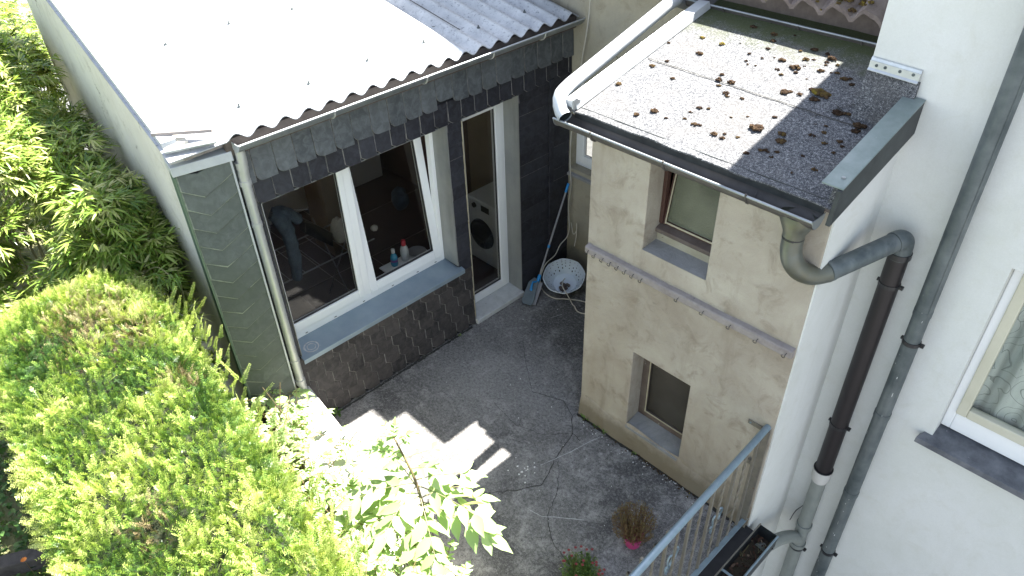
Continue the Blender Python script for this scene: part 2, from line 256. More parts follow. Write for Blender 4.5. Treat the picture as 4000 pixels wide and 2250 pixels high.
# ---------------------------------------------------------------- mesh helpers
def link(name,me,mat,parent=None,smooth=False):
    o=bpy.data.objects.new(name,me); S.collection.objects.link(o)
    if mat and not me.materials: me.materials.append(mat)
    if parent:
        o.parent=parent
        if parent.type=='EMPTY': o.matrix_parent_inverse=Matrix.Translation(-parent.location)
    if smooth: me.shade_smooth()
    return o
class MB:
    def __init__(s): s.v=[]; s.f=[]
    def add(s,vs,fs):
        k=len(s.v); s.v+= [tuple(p) for p in vs]; s.f+=[tuple(i+k for i in f) for f in fs]; return s
    def box(s,x0,x1,y0,y1,z0,z1):
        return s.add([(x0,y0,z0),(x1,y0,z0),(x1,y1,z0),(x0,y1,z0),(x0,y0,z1),(x1,y0,z1),(x1,y1,z1),(x0,y1,z1)],[(0,3,2,1),(4,5,6,7),(0,1,5,4),(1,2,6,5),(2,3,7,6),(3,0,4,7)])
    def hexa(s,b,t): return s.add(list(b)+list(t),[(0,3,2,1),(4,5,6,7),(0,1,5,4),(1,2,6,5),(2,3,7,6),(3,0,4,7)])
    def beam(s,a,b,w,h,up=(0,0,1)):
        a=Vector(a); b=Vector(b); d=(b-a).normalized(); sx=d.cross(Vector(up)).normalized(); u=sx.cross(d)
        q=[(-w/2,-h/2),(w/2,-h/2),(w/2,h/2),(-w/2,h/2)]
        return s.hexa([a+sx*i+u*j for i,j in q],[b+sx*i+u*j for i,j in q])
    def tube(s,pts,r,n=12,cap=True):
        pts=[Vector(p) for p in pts]; rs=r if hasattr(r,'__len__') else [r]*len(pts); k=len(s.v); ref=None
        for i,p in enumerate(pts):
            d=((pts[min(i+1,len(pts)-1)]-pts[max(i-1,0)])).normalized()
            if ref is None:
                ref=d.cross(Vector((0,0,1)));
                if ref.length<.1: ref=d.cross(Vector((0,1,0)))
            ref=(ref-d*ref.dot(d)).normalized(); e=d.cross(ref)
            for j in range(n):
                a=2*math.pi*j/n; s.v.append(tuple(p+(ref*math.cos(a)+e*math.sin(a))*rs[i]))
        for i in range(len(pts)-1):
            for j in range(n): s.f.append((k+i*n+j,k+i*n+(j+1)%n,k+(i+1)*n+(j+1)%n,k+(i+1)*n+j))
        if cap:
            s.f.append(tuple(k+j for j in range(n))[::-1]); s.f.append(tuple(k+(len(pts)-1)*n+j for j in range(n)))
        return s
    def prism(s,poly,off):   # polygon of 3D points extruded by a vector
        n=len(poly); off=Vector(off); A=[Vector(p) for p in poly]
        return s.add(A+[a+off for a in A],[tuple(range(n))[::-1],tuple(range(n,2*n))]+[(i,(i+1)%n,n+(i+1)%n,n+i) for i in range(n)])
    def strip(s,rows):       # rows of equal-length point lists -> grid
        k=len(s.v); m=len(rows[0])
        for r in rows: s.v+=[tuple(p) for p in r]
        for i in range(len(rows)-1):
            for j in range(m-1): s.f.append((k+i*m+j,k+i*m+j+1,k+(i+1)*m+j+1,k+(i+1)*m+j))
        return s
    def build(s,name,mat,parent=None,smooth=False,bevel=0,seg=2,fix=True,wn=False):
        me=bpy.data.meshes.new(name); me.from_pydata(s.v,[],s.f); me.materials.append(mat)
        if getattr(s,'rim',None):
            me.materials.append(M['slate_rim_pier'] if mat==M['slate_pier'] else M['slate_rim'])
            for i in s.rim: me.polygons[i].material_index=1
        if fix:
            bm=bmesh.new(); bm.from_mesh(me); bmesh.ops.recalc_face_normals(bm,faces=bm.faces); bm.to_mesh(me); bm.free()
        o=link(name,me,mat,parent,smooth)
        if bevel:
            b=o.modifiers.new('bevel','BEVEL'); b.width=bevel; b.segments=seg; b.limit_method='ANGLE'; b.angle_limit=math.radians(35)
        if smooth:
            try: me.set_sharp_from_angle(angle=math.radians(38))
            except Exception: pass
        return o
def thing(name,label,cat,loc=(0,0,0),group=None):
    o=bpy.data.objects.new(name,None); S.collection.objects.link(o); o.location=loc; o.empty_display_size=.1
    o['label']=label; o['category']=cat
    if group: o['group']=group
    return o
def tag(o,label,cat,group=None):
    o['label']=label; o['category']=cat
    if group: o['group']=group
    return o
def struct(o,kind='structure'): o['kind']=kind; return o
def arc(c,a0,a1,r,ax,ay,n=10):
    c=Vector(c); ax=Vector(ax); ay=Vector(ay)
    return [c+ax*(r*math.cos(a0+(a1-a0)*i/n))+ay*(r*math.sin(a0+(a1-a0)*i/n)) for i in range(n+1)]
def wallgrid(fn,us,vs,holes,depth,nrm):
    """wall sheet with rectangular holes and reveals. fn(u,v,d)->3D"""
    us=sorted(set(us)|{h[0] for h in holes}|{h[1] for h in holes}); vs=sorted(set(vs)|{h[2] for h in holes}|{h[3] for h in holes})
    b=MB()
    def solid(i,j):
        if i<0 or j<0 or i>=len(us)-1 or j>=len(vs)-1: return False
        cu=(us[i]+us[i+1])/2; cv=(vs[j]+vs[j+1])/2
        return not any(h[0]<cu<h[1] and h[2]<cv<h[3] for h in holes)
    for i in range(len(us)-1):
        for j in range(len(vs)-1):
            if not solid(i,j): continue
            u0,u1,v0,v1=us[i],us[i+1],vs[j],vs[j+1]
            for d in (0,depth): b.add([fn(u0,v0,d),fn(u1,v0,d),fn(u1,v1,d),fn(u0,v1,d)],[(0,1,2,3)])
            for (di,dj,p,q) in ((-1,0,(u0,v0),(u0,v1)),(1,0,(u1,v0),(u1,v1)),(0,-1,(u0,v0),(u1,v0)),(0,1,(u0,v1),(u1,v1))):
                if not solid(i+di,j+dj): b.add([fn(*p,0),fn(*q,0),fn(*q,depth),fn(*p,depth)],[(0,1,2,3)])
    return b
def merged(b,name,mat,parent=None,bevel=0,seg=2):
    me=bpy.data.meshes.new(name); me.from_pydata(b.v,[],b.f); bm=bmesh.new(); bm.from_mesh(me)
    bmesh.ops.remove_doubles(bm,verts=bm.verts,dist=1e-5); bmesh.ops.recalc_face_normals(bm,faces=bm.faces); bm.to_mesh(me); bm.free()
    o=link(name,me,mat,parent)
    if bevel:
        m=o.modifiers.new('bevel','BEVEL'); m.width=bevel; m.segments=seg; m.limit_method='ANGLE'; m.angle_limit=math.radians(35)
    return o
def scatter(name,mat,tv,tf,P,D,U,L,Wd,tone,parent=None,smooth=False):
    """many copies of a small leaf template (t along, s across, n out) as one mesh"""
    tv=np.asarray(tv,float); P=np.asarray(P,float); n=len(P)
    D=np.asarray(D,float); D=D/np.linalg.norm(D,axis=1,keepdims=True)
    Sx=np.cross(D,U); Sx/= (np.linalg.norm(Sx,axis=1,keepdims=True)+1e-9); Nn=np.cross(Sx,D)
    L=np.broadcast_to(L,(n,)).reshape(n,1,1); Wd=np.broadcast_to(Wd,(n,)).reshape(n,1,1)
    V=P[:,None,:]+D[:,None,:]*tv[None,:,0:1]*L+Sx[:,None,:]*tv[None,:,1:2]*Wd+Nn[:,None,:]*tv[None,:,2:3]*L
    V=V.reshape(-1,3); k=len(tv); F=[]
    sizes=[len(f) for f in tf]; flat=np.concatenate([np.array(f) for f in tf])
    idx=(np.arange(n)[:,None]*k+flat[None,:]).ravel(); ls=np.tile(sizes,n)
    me=bpy.data.meshes.new(name); me.vertices.add(len(V)); me.vertices.foreach_set('co',V.astype(np.float32).ravel())
    me.loops.add(len(idx)); me.loops.foreach_set('vertex_index',idx.astype(np.int32))
    me.polygons.add(len(ls)); st=np.concatenate([[0],np.cumsum(ls)[:-1]]); me.polygons.foreach_set('loop_start',st.astype(np.int32))
    try: me.polygons.foreach_set('loop_total',ls.astype(np.int32))
    except Exception: pass
    me.update(calc_edges=True); me.validate()
    a=me.attributes.new('tone','FLOAT','POINT'); a.data.foreach_set('value',np.repeat(np.broadcast_to(tone,(n,)),k).astype(np.float32))
    me.materials.append(mat); return link(name,me,mat,parent,smooth)
def unit(v): return v/np.linalg.norm(v,axis=-1,keepdims=True)
XF=-1.531; D=1.497; YW=.668; WX=1.63
# ================================================================ SETTING
# lower yard reaching the horizon, and the raised garden
struct(MB().box(-300,300,-300,300,-3.2,-3.0).build('ground',M['yard']))
g=MB()
NX,NY=90,70
def gz(x,y):
    return .06+.10*noise.noise(Vector((x*.9,y*.9,0)))+.04*noise.noise(Vector((x*4,y*4,3)))
xs=np.linspace(-14,1.2,NX)
def gy(x): return -2.06 if x>-1.56 else -2.10+.098*(-1.568-x)
g.strip([[ (x,(-9+(gy(x)+9)*t),gz(x,-9+(gy(x)+9)*t)) for x in xs] for t in np.linspace(0,1,NY)]); struct(g.build('garden_ground',M['grass_soil'],smooth=True))
# terrace deck with its dark edge (the flat roof of the storey below)
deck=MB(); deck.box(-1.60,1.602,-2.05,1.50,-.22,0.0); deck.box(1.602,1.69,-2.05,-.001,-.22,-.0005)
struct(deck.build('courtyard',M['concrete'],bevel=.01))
struct(MB().box(-14,1.3,-9,-2.06,-3.0,-.12).build('terrain',M['soil']))
# the low retaining wall with its pale coping (runs slightly askew, like the gable wall)
def sk(x): return -1.68-.112*(x-XF)
lw=MB(); x0,x1=-1.50,1.55
lw.hexa([(x0,sk(x0)-.36,-.1),(x1,sk(x1)-.36,-.1),(x1,sk(x1),-.1),(x0,sk(x0),-.1)],[(x0,sk(x0)-.36,.44),(x1,sk(x1)-.36,.44),(x1,sk(x1),.44),(x0,sk(x0),.44)])
low=thing('retaining_wall','low concrete retaining wall with pale sunlit coping between hedge and courtyard','wall',(0,-1.9,0))
low_o=lw.build('wall_core',M['cream'],low,bevel=.006)
cp=MB(); cp.hexa([(x0,sk(x0)-.38,.441),(x1,sk(x1)-.38,.441),(x1,sk(x1)+.012,.441),(x0,sk(x0)+.012,.441)],[(x0,sk(x0)-.38,.47),(x1,sk(x1)-.38,.47),(x1,sk(x1)+.012,.47),(x0,sk(x0)+.012,.47)])
cp.build('coping',M['whitesun'],low,bevel=.008)
# ================================================================ SLATE-CLAD SHED
shed=thing('slate_clad_outbuilding','outbuilding clad in dark slates under a corrugated fibre-cement roof','building',(-2.6,-.2,0))
WY0,WY1,WZ0,WZ1=-1.655,0.002,.765,2.18          # window opening
DY0,DY1,DZ1=.165,.811,2.18                       # door opening
fX=lambda u,v,d:(XF-.006-d,u,v)
merged(wallgrid(fX,[-1.75,1.495],[0.0,2.60],[(WY0,WY1,WZ0,WZ1),(DY0,DY1,0.0,DZ1)],.19,None),'facade_wall',M['backing'],shed)
def slate(b,u0,u1,v0,v1,cl=0,cr=0,th=.005,tilt=.006,base=0.0,skew=0.0,fn=None,jit=.0015,curve=0):
    """one slate: rectangle with optional clipped lower-left / lower-right corner"""
    fn=fn or (lambda u,v,d:(XF+d,u,v))
    g=.0012; u0+=g; u1-=g; j=random.uniform(-jit,jit)
    h=v1-v0
    pts=[]
    if cl:
        if curve: pts+= [(u0+cl*(1-math.cos(a)),v0+cl*(1-math.sin(a))) for a in (0,.4,.8,1.2,1.5708)]
        else: pts+=[(u0,v0+cl*.72),(u0+cl,v0)]
    else: pts+=[(u0,v0)]
    pts+=([(u1-cr,v0),(u1,v0+cr*.72)] if cr else [(u1,v0)])+[(u1,v1),(u0,v1)]
    pts=[(u+random.uniform(-jit,jit)*.6,v+random.uniform(-jit,jit)+skew*(u-(u0+u1)/2)) for u,v in pts]
    addslate(b,fn,pts,lambda u,v:base+th+tilt*(1-(v-v0)/h)+j,base+j-.001)
def addslate(b,fn,pts,dep,back,rim=.0042):
    cu=sum(p[0] for p in pts)/len(pts); cv=sum(p[1] for p in pts)/len(pts)
    hu=max(abs(p[0]-cu) for p in pts); hv=max(abs(p[1]-cv) for p in pts)
    inn=[(u+(cu-u)/max(hu,.02)*rim*random.uniform(.3,1.5),v+(cv-v)/max(hv,.02)*rim*random.uniform(.3,1.5)) for u,v in pts]
    n=len(pts); k=len(b.f)
    b.add([fn(u,v,dep(u,v)) for u,v in inn]+[fn(u,v,dep(u,v)-.003) for u,v in pts]+[fn(u,v,back) for u,v in pts],
      [tuple(range(n))]+[(i,n+i,n+(i+1)%n,(i+1)%n) for i in range(n)]+[(n+i,2*n+i,2*n+(i+1)%n,n+(i+1)%n) for i in range(n)])
    if not hasattr(b,'rim'): b.rim=[]
    for i in range(n):
        du=abs(pts[(i+1)%n][0]-pts[i][0]); dv_=abs(pts[(i+1)%n][1]-pts[i][1])
        if (dv_>du*.5 and not getattr(b,'plain',0)) or random.random()<.22: b.rim.append(k+1+i)
def clipped_row(b,u0,u1,v,h,w,off,lap=.35,**k0):
    u=u0-off; k=k0
    while u<u1-.004:
        a=max(u,u0); c=min(u+w,u1)
        if k.get('cl') and a>u+.001: k=dict(k,cl=0); kc=1
        if c-a>.02: slate(b,a,c,v,min(v+h*(1+lap),k.get('vmax',9)),**{q:r for q,r in k.items() if q!='vmax'})
        u+=w; k=k0
# honeycomb field under the sill
b=MB(); v=.008; r=0
while v<.70:
    h=.145
    clipped_row(b,-1.79,.16,v,h,.155,(.055*r)%.155,cl=.058,vmax=.742,th=.006,tilt=.010,jit=.002)
    v+=h; r+=1
b.build('slate_cladding',M['slate_low'],shed)
# narrow pieces left of the window
b=MB(); v=.74
while v<2.19:
    slate(b,-1.79,WY0-.004,v,v+.105*1.3 if v<2.1 else 2.2,skew=.55,jit=.002); v+=.105
b.build('slate_cladding',M['slate'],shed)
# pillar between window and door, area above door and to the right of it
b=MB(); b.plain=1; v=.70; r=0
while v<2.18:
    slate(b,WY1+.006,DY0-.004,v,min(v+.128*1.25,2.185),jit=.002); v+=.128
b.build('slate_cladding',M['slate'],shed); b=MB(); b.plain=1
v=.005; r=0
while v<2.19:
    clipped_row(b,DY1+.006,1.20,v,.123,.40,0,vmax=2.20,jit=.002); 
    clipped_row(b,1.262,1.494,v+.03,.123,.24,0,vmax=2.20,jit=.002); v+=.123; r+=1
b.build('slate_cladding',M['slate'],shed)
MB().box(XF+.001,XF+.022,1.203,1.258,.0,2.2).build('corner_batten',M['slate'],shed,bevel=.003)
# course over the openings
b=MB(); clipped_row(b,-1.79,1.494,2.178,.175,.142,.03,lap=.1,cl=.04,jit=.003,th=.007,base=.002); b.build('slate_course',M['slate'],shed)
# tall grey band under the gutter
b=MB(); u=-1.80; i=0
while u<1.49:
    w=.158+random.uniform(-.012,.012); e=min(u+w,1.492)
    slate(b,u,e,2.352+random.uniform(-.006,.006)+(.055 if i==11 else 0),2.60,cl=.055 if e-u>.1 else 0,curve=1,th=.007,tilt=.012,base=.018,jit=.0035); u=e; i+=1
b.build('slate_band',M['slate_grey'],shed)
MB().box(XF,XF+.016,-1.79,1.494,2.40,2.60).build('band_batten',M['backing'],shed)
# ---- window: frame, fixed pane, tilted sash, zinc reveal, sill
FX=-1.70
w=thing  # alias kept short
wf=MB()
wf.box(FX-.06,FX,WY0+.002,WY0+.05,WZ0+.02,WZ1-.005)            # left
wf.box(FX-.06,FX,WY1-.052,WY1-.012,WZ0+.02,WZ1-.005)           # right
wf.box(FX-.06,FX-.001,WY0+.05,WY1-.052,WZ0+.02,WZ0+.095)       # bottom
wf.box(FX-.06,FX-.001,WY0+.05,WY1-.052,WZ1-.05,WZ1-.005)       # top
wf.box(FX-.06,FX+.002,-.905,-.835,WZ0+.095,WZ1-.05)            # mullion
win=wf.build('window',M['pvc'],shed,bevel=.006)
lf=MB(); a0,a1,z0,z1=WY0+.05,-.905,WZ0+.095,WZ1-.05
for q in ((a0,a0+.028,z0,z1),(a1-.05,a1,z0,z1),(a0+.028,a1-.05,z0,z0+.085),(a0+.028,a1-.05,z1-.05,z1)): lf.box(FX-.045,FX+.010,*q)
lf.build('fixed_frame',M['pvc'],win,bevel=.006)
MB().box(FX-.022,FX-.018,a0+.02,a1-.045,z0+.08,z1-.045).build('pane',M['glass'],win)
gk=MB(); 
for q in ((a1-.056,a1-.05,z0+.085,z1-.05),(a0+.028,a1-.056,z0+.085,z0+.092)): gk.box(FX-.017,FX-.004,*q)
gk.build('gasket',M['rubber'],win)
# tilted sash, hinged at its foot, leaning into the room
s0,s1,sz0,sz1=-.838,-.050,WZ0+.082,WZ1-.03; lean=math.tan(math.radians(6.2))
def sp(y,z,d): return (FX+.012+d-(z-sz0)*lean,y,z)
sa=MB()
for (ya,yb,za,zb) in ((s0,s0+.075,sz0,sz1),(s1-.075,s1,sz0,sz1),(s0+.075,s1-.075,sz0,sz0+.085),(s0+.075,s1-.075,sz1-.075,sz1)):
    sa.hexa([sp(ya,za,-.06),sp(yb,za,-.06),sp(yb,za,0),sp(ya,za,0)],[sp(ya,zb,-.06),sp(yb,zb,-.06),sp(yb,zb,0),sp(ya,zb,0)])
sash=sa.build('tilted_sash',M['pvc'],win,bevel=.006)
pg=MB(); ya,yb,za,zb=s0+.07,s1-.07,sz0+.08,sz1-.07
pg.hexa([sp(ya,za,-.034),sp(yb,za,-.034),sp(yb,za,-.03),sp(ya,za,-.03)],[sp(ya,zb,-.034),sp(yb,zb,-.034),sp(yb,zb,-.03),sp(ya,zb,-.03)]); pg.build('pane',M['glass'],win)
gk=MB()
for (ya,yb,za,zb) in ((s0+.075,s1-.075,sz0+.085,sz0+.093),(s1-.083,s1-.075,sz0+.093,sz1-.08)): gk.hexa([sp(ya,za,-.03),sp(yb,za,-.03),sp(yb,za,-.012),sp(ya,za,-.012)],[sp(ya,zb,-.03),sp(yb,zb,-.03),sp(yb,zb,-.012),sp(ya,zb,-.012)])
gk.build('gasket',M['rubber'],win)
for y in (-1.50,-1.22,-.93,-.62,-.34,-.13): MB().box(FX-.001,FX+.0015,y,y+.022,WZ0+.038,WZ0+.044).build('drain_slot',M['rubber'],win)
rv=MB(); rv.box(FX-.05,XF+.016,WY1-.012,WY1-.002,WZ0+.03,WZ1-.004); rv.box(FX-.05,XF+.016,WY0-.002,WY0+.002,WZ0,WZ1-.004); rv.box(FX-.05,XF+.010,WY0+.002,WY1-.012,WZ1-.004,WZ1)
rv.build('window_reveal',M['metal_reveal'],shed)
sl=MB()
sl.prism([(FX-.01,WY0+.002,WZ0+.022),(XF+.062,WY0-.012,WZ0-.006),(XF+.062,WY0-.012,WZ0-.048),(XF+.055,WY0-.012,WZ0-.048),(XF+.055,WY0-.012,WZ0-.012),(FX-.01,WY0+.002,WZ0+.012)],(0,WY1-WY0+.045,0))
sill=sl.build('window_sill',M['sheet'],shed,bevel=.002)
# chalky ring mark left on the sill
rg=MB(); c=Vector((XF-.03,WY0+.115,0)); 
def sillz(x): return WZ0+.022-(x-(FX-.01))*(.028/(XF+.062-FX+.01))+.0012
for k,(ra,rb) in enumerate(((.050,.060),(.030,.036))):
    o=[];i_=[]
    for t in range(41):
        a=2*math.pi*t/40; jj=.004*noise.noise(Vector((math.cos(a)*2,math.sin(a)*2,k*7)))
        o.append((c.x+(rb+jj)*math.cos(a),c.y+(rb+jj)*1.05*math.sin(a),sillz(c.x+rb*math.cos(a)))); i_.append((c.x+(ra-jj)*math.cos(a),c.y+(ra-jj)*1.05*math.sin(a),sillz(c.x+ra*math.cos(a))))
    rg.strip([o,i_])
rg.build('chalk_ring',M['scratch'],sill)
# ---- door
df=MB()
df.box(FX-.06,FX,DY1-.05,DY1-.012,.05,DZ1-.005); df.box(FX-.06,FX,DY0+.002,DY0+.03,.05,DZ1-.005)
df.box(FX-.06,FX-.001,DY0+.03,DY1-.05,DZ1-.05,DZ1-.005); df.box(FX-.06,FX+.002,DY0+.03,DY1-.05,.055,.085)
door=df.build('door',M['pvc'],shed,bevel=.005)
dl=MB(); a0,a1,z0,z1=DY0+.03,DY1-.05,.085,DZ1-.05
for q in ((a0,a0+.06,z0,z1),(a1-.078,a1,z0,z1),(a0+.06,a1-.078,z0,z0+.085),(a0+.06,a1-.078,z1-.078,z1)): dl.box(FX-.05,FX+.014,*q)
dl.build('door_leaf',M['pvc'],door,bevel=.008)
MB().box(FX-.022,FX-.018,a0+.055,a1-.07,z0+.08,z1-.07).build('pane',M['glass'],door)
gk=MB()
for q in ((a1-.084,a1-.078,z0+.085,z1-.08),(a0+.06,a1-.084,z0+.085,z0+.092)): gk.box(FX-.017,FX-.002,*q)
gk.build('gasket',M['rubber'],door)
rv=MB(); rv.box(FX-.05,XF+.016,DY1-.012,DY1-.002,.06,DZ1-.004); rv.box(FX-.05,XF+.016,DY0-.002,DY0+.002,.06,DZ1-.004); rv.box(FX-.05,XF+.010,DY0+.002,DY1-.012,DZ1-.004,DZ1)
rv.build('door_reveal',M['metal_reveal'],shed)
MB().box(XF+.001,XF+.017,DY0-.006,DY0-.002,.10,DZ1-.02).build('edge_strip',M['creamwood'],shed)
th=MB(); th.hexa([(FX-.05,DY0-.005,.004),(XF+.045,DY0-.005,.004),(XF+.045,DY1+.0,.004),(FX-.05,DY1+.0,.004)],[(FX-.05,DY0-.005,.072),(XF+.045,DY0-.005,.055),(XF+.045,DY1+.0,.055),(FX-.05,DY1+.0,.072)])
th.build('threshold',M['limestone'],shed,bevel=.006)
# ---- gable wall in flaking cream, pier and metal cap at its end
GL=Vector((-1.568,-2.125)); GD=Vector((-1,.098)).normalized(); GN=Vector((-.098,-1)).normalized()
def rz(x): return 2.775+.176*(-1.45-x)
ga=MB(); top=[];bot=[]
L=3.75; n=18
rows=[]
for face in (0,1):
    t=[];bo=[]
    for i in range(n+1):
        p=GL+GD*(L*i/n)-GN*(.14*face); z=rz(p.x)-.035; t.append((p.x,p.y,z)); bo.append((p.x,p.y,-.2))
    rows.append((bo,t))
ga.strip([rows[0][0],rows[0][1],rows[1][1],rows[1][0]]); ga.v+=[]; 
k=len(ga.v); ga.add([rows[0][0][0],rows[0][1][0],rows[1][1][0],rows[1][0][0]],[(0,1,2,3)])
merged(ga,'gable_wall',M['cream'],shed)
# flashing along the verge
fl=MB(); a=GL+GN*.012; e=GL+GD*L+GN*.012; 
fl.hexa([(a.x,a.y,rz(a.x)-.055),(e.x,e.y,rz(e.x)-.055),(e.x,e.y+.09,rz(e.x)-.055),(a.x,a.y+.09,rz(a.x)-.055)],[(a.x,a.y,rz(a.x)-.005),(e.x,e.y,rz(e.x)-.005),(e.x,e.y+.09,rz(e.x)-.005),(a.x,a.y+.09,rz(a.x)-.005)])
fl.build('verge_flashing',M['zinc_pale'],shed)
# pier face
PR=Vector((-1.487,-1.790)); PL=Vector((-1.550,-2.128)); PZ0,PZ1=.44,2.585
pd=(PL-PR); pw=pd.length; pd.normalize(); pn=Vector((-pd.y,pd.x)); 
if pn.x<0: pn=-pn
def fP(s,z,d): p=PR+pd*s+pn*d; return (p.x,p.y,z)
pc=MB(); pc.hexa([fP(0,0,-.004),fP(pw,0,-.004),fP(pw,0,-.17),fP(0,0,-.17)],[fP(0,PZ1,-.004),fP(pw,PZ1,-.004),fP(pw,PZ1,-.17),fP(0,PZ1,-.17)]); pc.build('pier_core',M['backing'],shed)
b=MB(); z=PZ0-.4; st=.138; kink=pw*.62
def chev(z): return [(.0012,z+kink*.5),(kink*.5,z+kink*.25),(kink,z),(pw-.0012,z+(pw-kink)*.6)]
while z<PZ1+.1:
    lo=[(a,min(max(c,PZ0),PZ1)) for a,c in chev(z)]; hi=[(a,min(max(c,PZ0),PZ1)) for a,c in chev(z+st*1.2)]
    if sum(h_[1]-l_[1] for h_,l_ in zip(hi,lo))>.10:
        zz_=sum(q_[1] for q_ in lo)/4; poly=[(a,c+random.uniform(-.002,.002)) for a,c in lo]+hi[::-1]
        addslate(b,fP,poly,lambda u,v,zz_=zz_:.016-.11*(v-zz_),-.002,.0075)
    z+=st
b.build('pier_slates',M['slate_pier'],shed)
# green board between pier and gable, zinc corner strip on the other side
gb=MB(); gb.hexa([fP(pw,.3,.012),fP(pw+.010,.3,.012),fP(pw+.010,.3,-.17),fP(pw,.3,-.17)],[fP(pw,PZ1-.02,.012),fP(pw+.010,PZ1-.02,.012),fP(pw+.010,PZ1-.02,-.17),fP(pw,PZ1-.02,-.17)])
gb.build('corner_flashing',M['greenboard'],shed)
gb=MB(); gb.hexa([fP(-.006,PZ0,.014),fP(.006,PZ0,.014),fP(.006,PZ0,-.02),fP(-.006,PZ0,-.04)],[fP(-.006,PZ1,.014),fP(.006,PZ1,.014),fP(.006,PZ1,-.02),fP(-.006,PZ1,-.04)])
gb.build('corner_strip',M['zinc_pale'],shed)
cpz=MB(); cpz.hexa([fP(-.02,2.575,.022),fP(pw+.015,2.575,.022),fP(pw+.015,2.575,-.16),fP(-.02,2.575,-.16)],[fP(-.02,2.638,.016),fP(pw+.015,2.638,.016),fP(pw+.015,2.655,-.16),fP(-.02,2.655,-.16)])
cpz.build('pier_cap',M['zinc_pale'],shed,bevel=.004)
# stepped flashings and bits of board between cap and sheets
bb=MB()
for (s0_,s1_,d0,d1,z0_,z1_) in ((-.005,pw+.005,-.165,-.20,2.66,2.70),(.01,pw-.0,-.205,-.30,2.70,2.715)):
    bb.hexa([fP(s0_,z0_,d0),fP(s1_,z0_,d0),fP(s1_,z0_,d1),fP(s0_,z0_,d1)],[fP(s0_,z1_,d0),fP(s1_,z1_,d0),fP(s1_,z1_+.01,d1),fP(s0_,z1_+.01,d1)])
bb.build('stepped_flashing',M['zinc_pale'],shed,bevel=.002)
MB().beam((-1.50,-1.84,2.80),(-1.69,-2.135,2.815),.04,.022).build('roof_lath',M['greywood'],shed,bevel=.002)
MB().beam((-1.435,-1.86,2.755),(-1.52,-2.15,2.762),.06,.012).build('roof_lath',M['zinc'],shed,bevel=.002)
# ---- corrugated roof (crest spacing 173 mm)
per=.1735; amp=.0235
cy=np.arange(-2.20,1.492,per/10); ex=-1.435
def crz(x,y): return 2.735+.176*(ex-x)+(amp*math.cos(2*math.pi*(y+1.56)/per) if y>-1.80 else -.012)
rows=[];rows2=[]
for x in [ex,ex-.02]+list(np.linspace(ex-.25,-4.5,12)):
    y_lo=GL.y+(GL.x-x)*.098 -.03
    rows.append([(x,max(y,y_lo),crz(x,y)) for y in cy]); rows2.append([(x,max(y,y_lo),crz(x,y)-.007) for y in cy])
b=MB(); b.strip(rows); b.strip(rows2); m=len(cy)
k2=len(rows)*m
b.f+=[(j,j+1,k2+j+1,k2+j) for j in range(m-1)]
# a lapped second sheet edge further up
roof=b.build('corrugated_roof',M['corr'],shed,smooth=True,fix=False)
b=MB(); ln=[]
for yy in (.345,): 
    b.strip([[(x,yy+.045+dy,crz(x,yy+.045)+.010) for x in np.linspace(ex-.3,-3.2,12)] for dy in (-.006,.006)])
b.build('sheet_lap',M['rubber'],roof)
for i,(yy,xx) in enumerate([(y,x) for x in (ex-.27,ex-1.25,ex-2.3) for y in np.arange(-1.56,1.4,per*3)]):
    xj=xx+random.uniform(-.05,.05); c=(xj,yy,crz(xj,yy)); sc=MB(); sc.tube([(c[0],c[1],c[2]-.004),(c[0],c[1],c[2]+.006)],.013,8); sc.tube([(c[0],c[1],c[2]+.005),(c[0],c[1],c[2]+.022)],.006,6); sc.build('roof_screw',M['pipe_grey'],roof)
b=MB(); rr=random.Random(44)
for i in range(16):
    x=rr.uniform(-3.6,-1.5); y=rr.uniform(-1.7,1.2); a=rr.uniform(0,3.1); l_=rr.uniform(.006,.02); z=crz(x,y); b.prism([(x-l_*math.cos(a),y-l_*math.sin(a),z+.002),(x+.004*math.sin(a),y-.004*math.cos(a),z+.003),(x+l_*math.cos(a),y+l_*math.sin(a),z+.003),(x-.004*math.sin(a),y+.004*math.cos(a),z+.003)],(0,0,.003))
o=b.build('roof_debris',M['timber'],roof); o['kind']='stuff'
# wooden fascia behind the sheets, ledge and gutter
MB().box(-1.512,-1.475,-1.80,1.492,2.60,2.715).build('fascia',M['fascia'],shed,bevel=.003)
bt=MB()
for k in range(5): bt.box(-1.54-.03*k,-1.516-.03*k,-2.05,1.49,2.66,2.70+.004*k)
bt.build('roof_batten',M['greywood'],shed)
def gutter(p0,p1,r,out,name,mat,parent,thick=.0025,lip=.007,n=12,lipmat=None,drop=0):
    """half-round gutter from p0 to p1 (points on the axis at rim height); out = unit vector to the lip side"""
    p0=Vector(p0);p1=Vector(p1);out=Vector(out); b=MB(); rows=[]
    for (rr,rev) in ((r,0),(r-thick,1)):
        for i in range(n+1):
            a=math.pi*i/n; off=out*(rr*math.cos(a))-Vector((0,0,rr*math.sin(a)))
            rows.append([p0+off,p1+off]) 
    b.strip(rows[:n+1]); b.strip(rows[n+1:]); 
    o=b.build(name,mat,parent,smooth=True)
    lb=MB().tube([p0+out*(r-.001),p1+out*(r-.001)],lip,10); lb.build('rolled_lip',lipmat or mat,o,smooth=True)
    return o
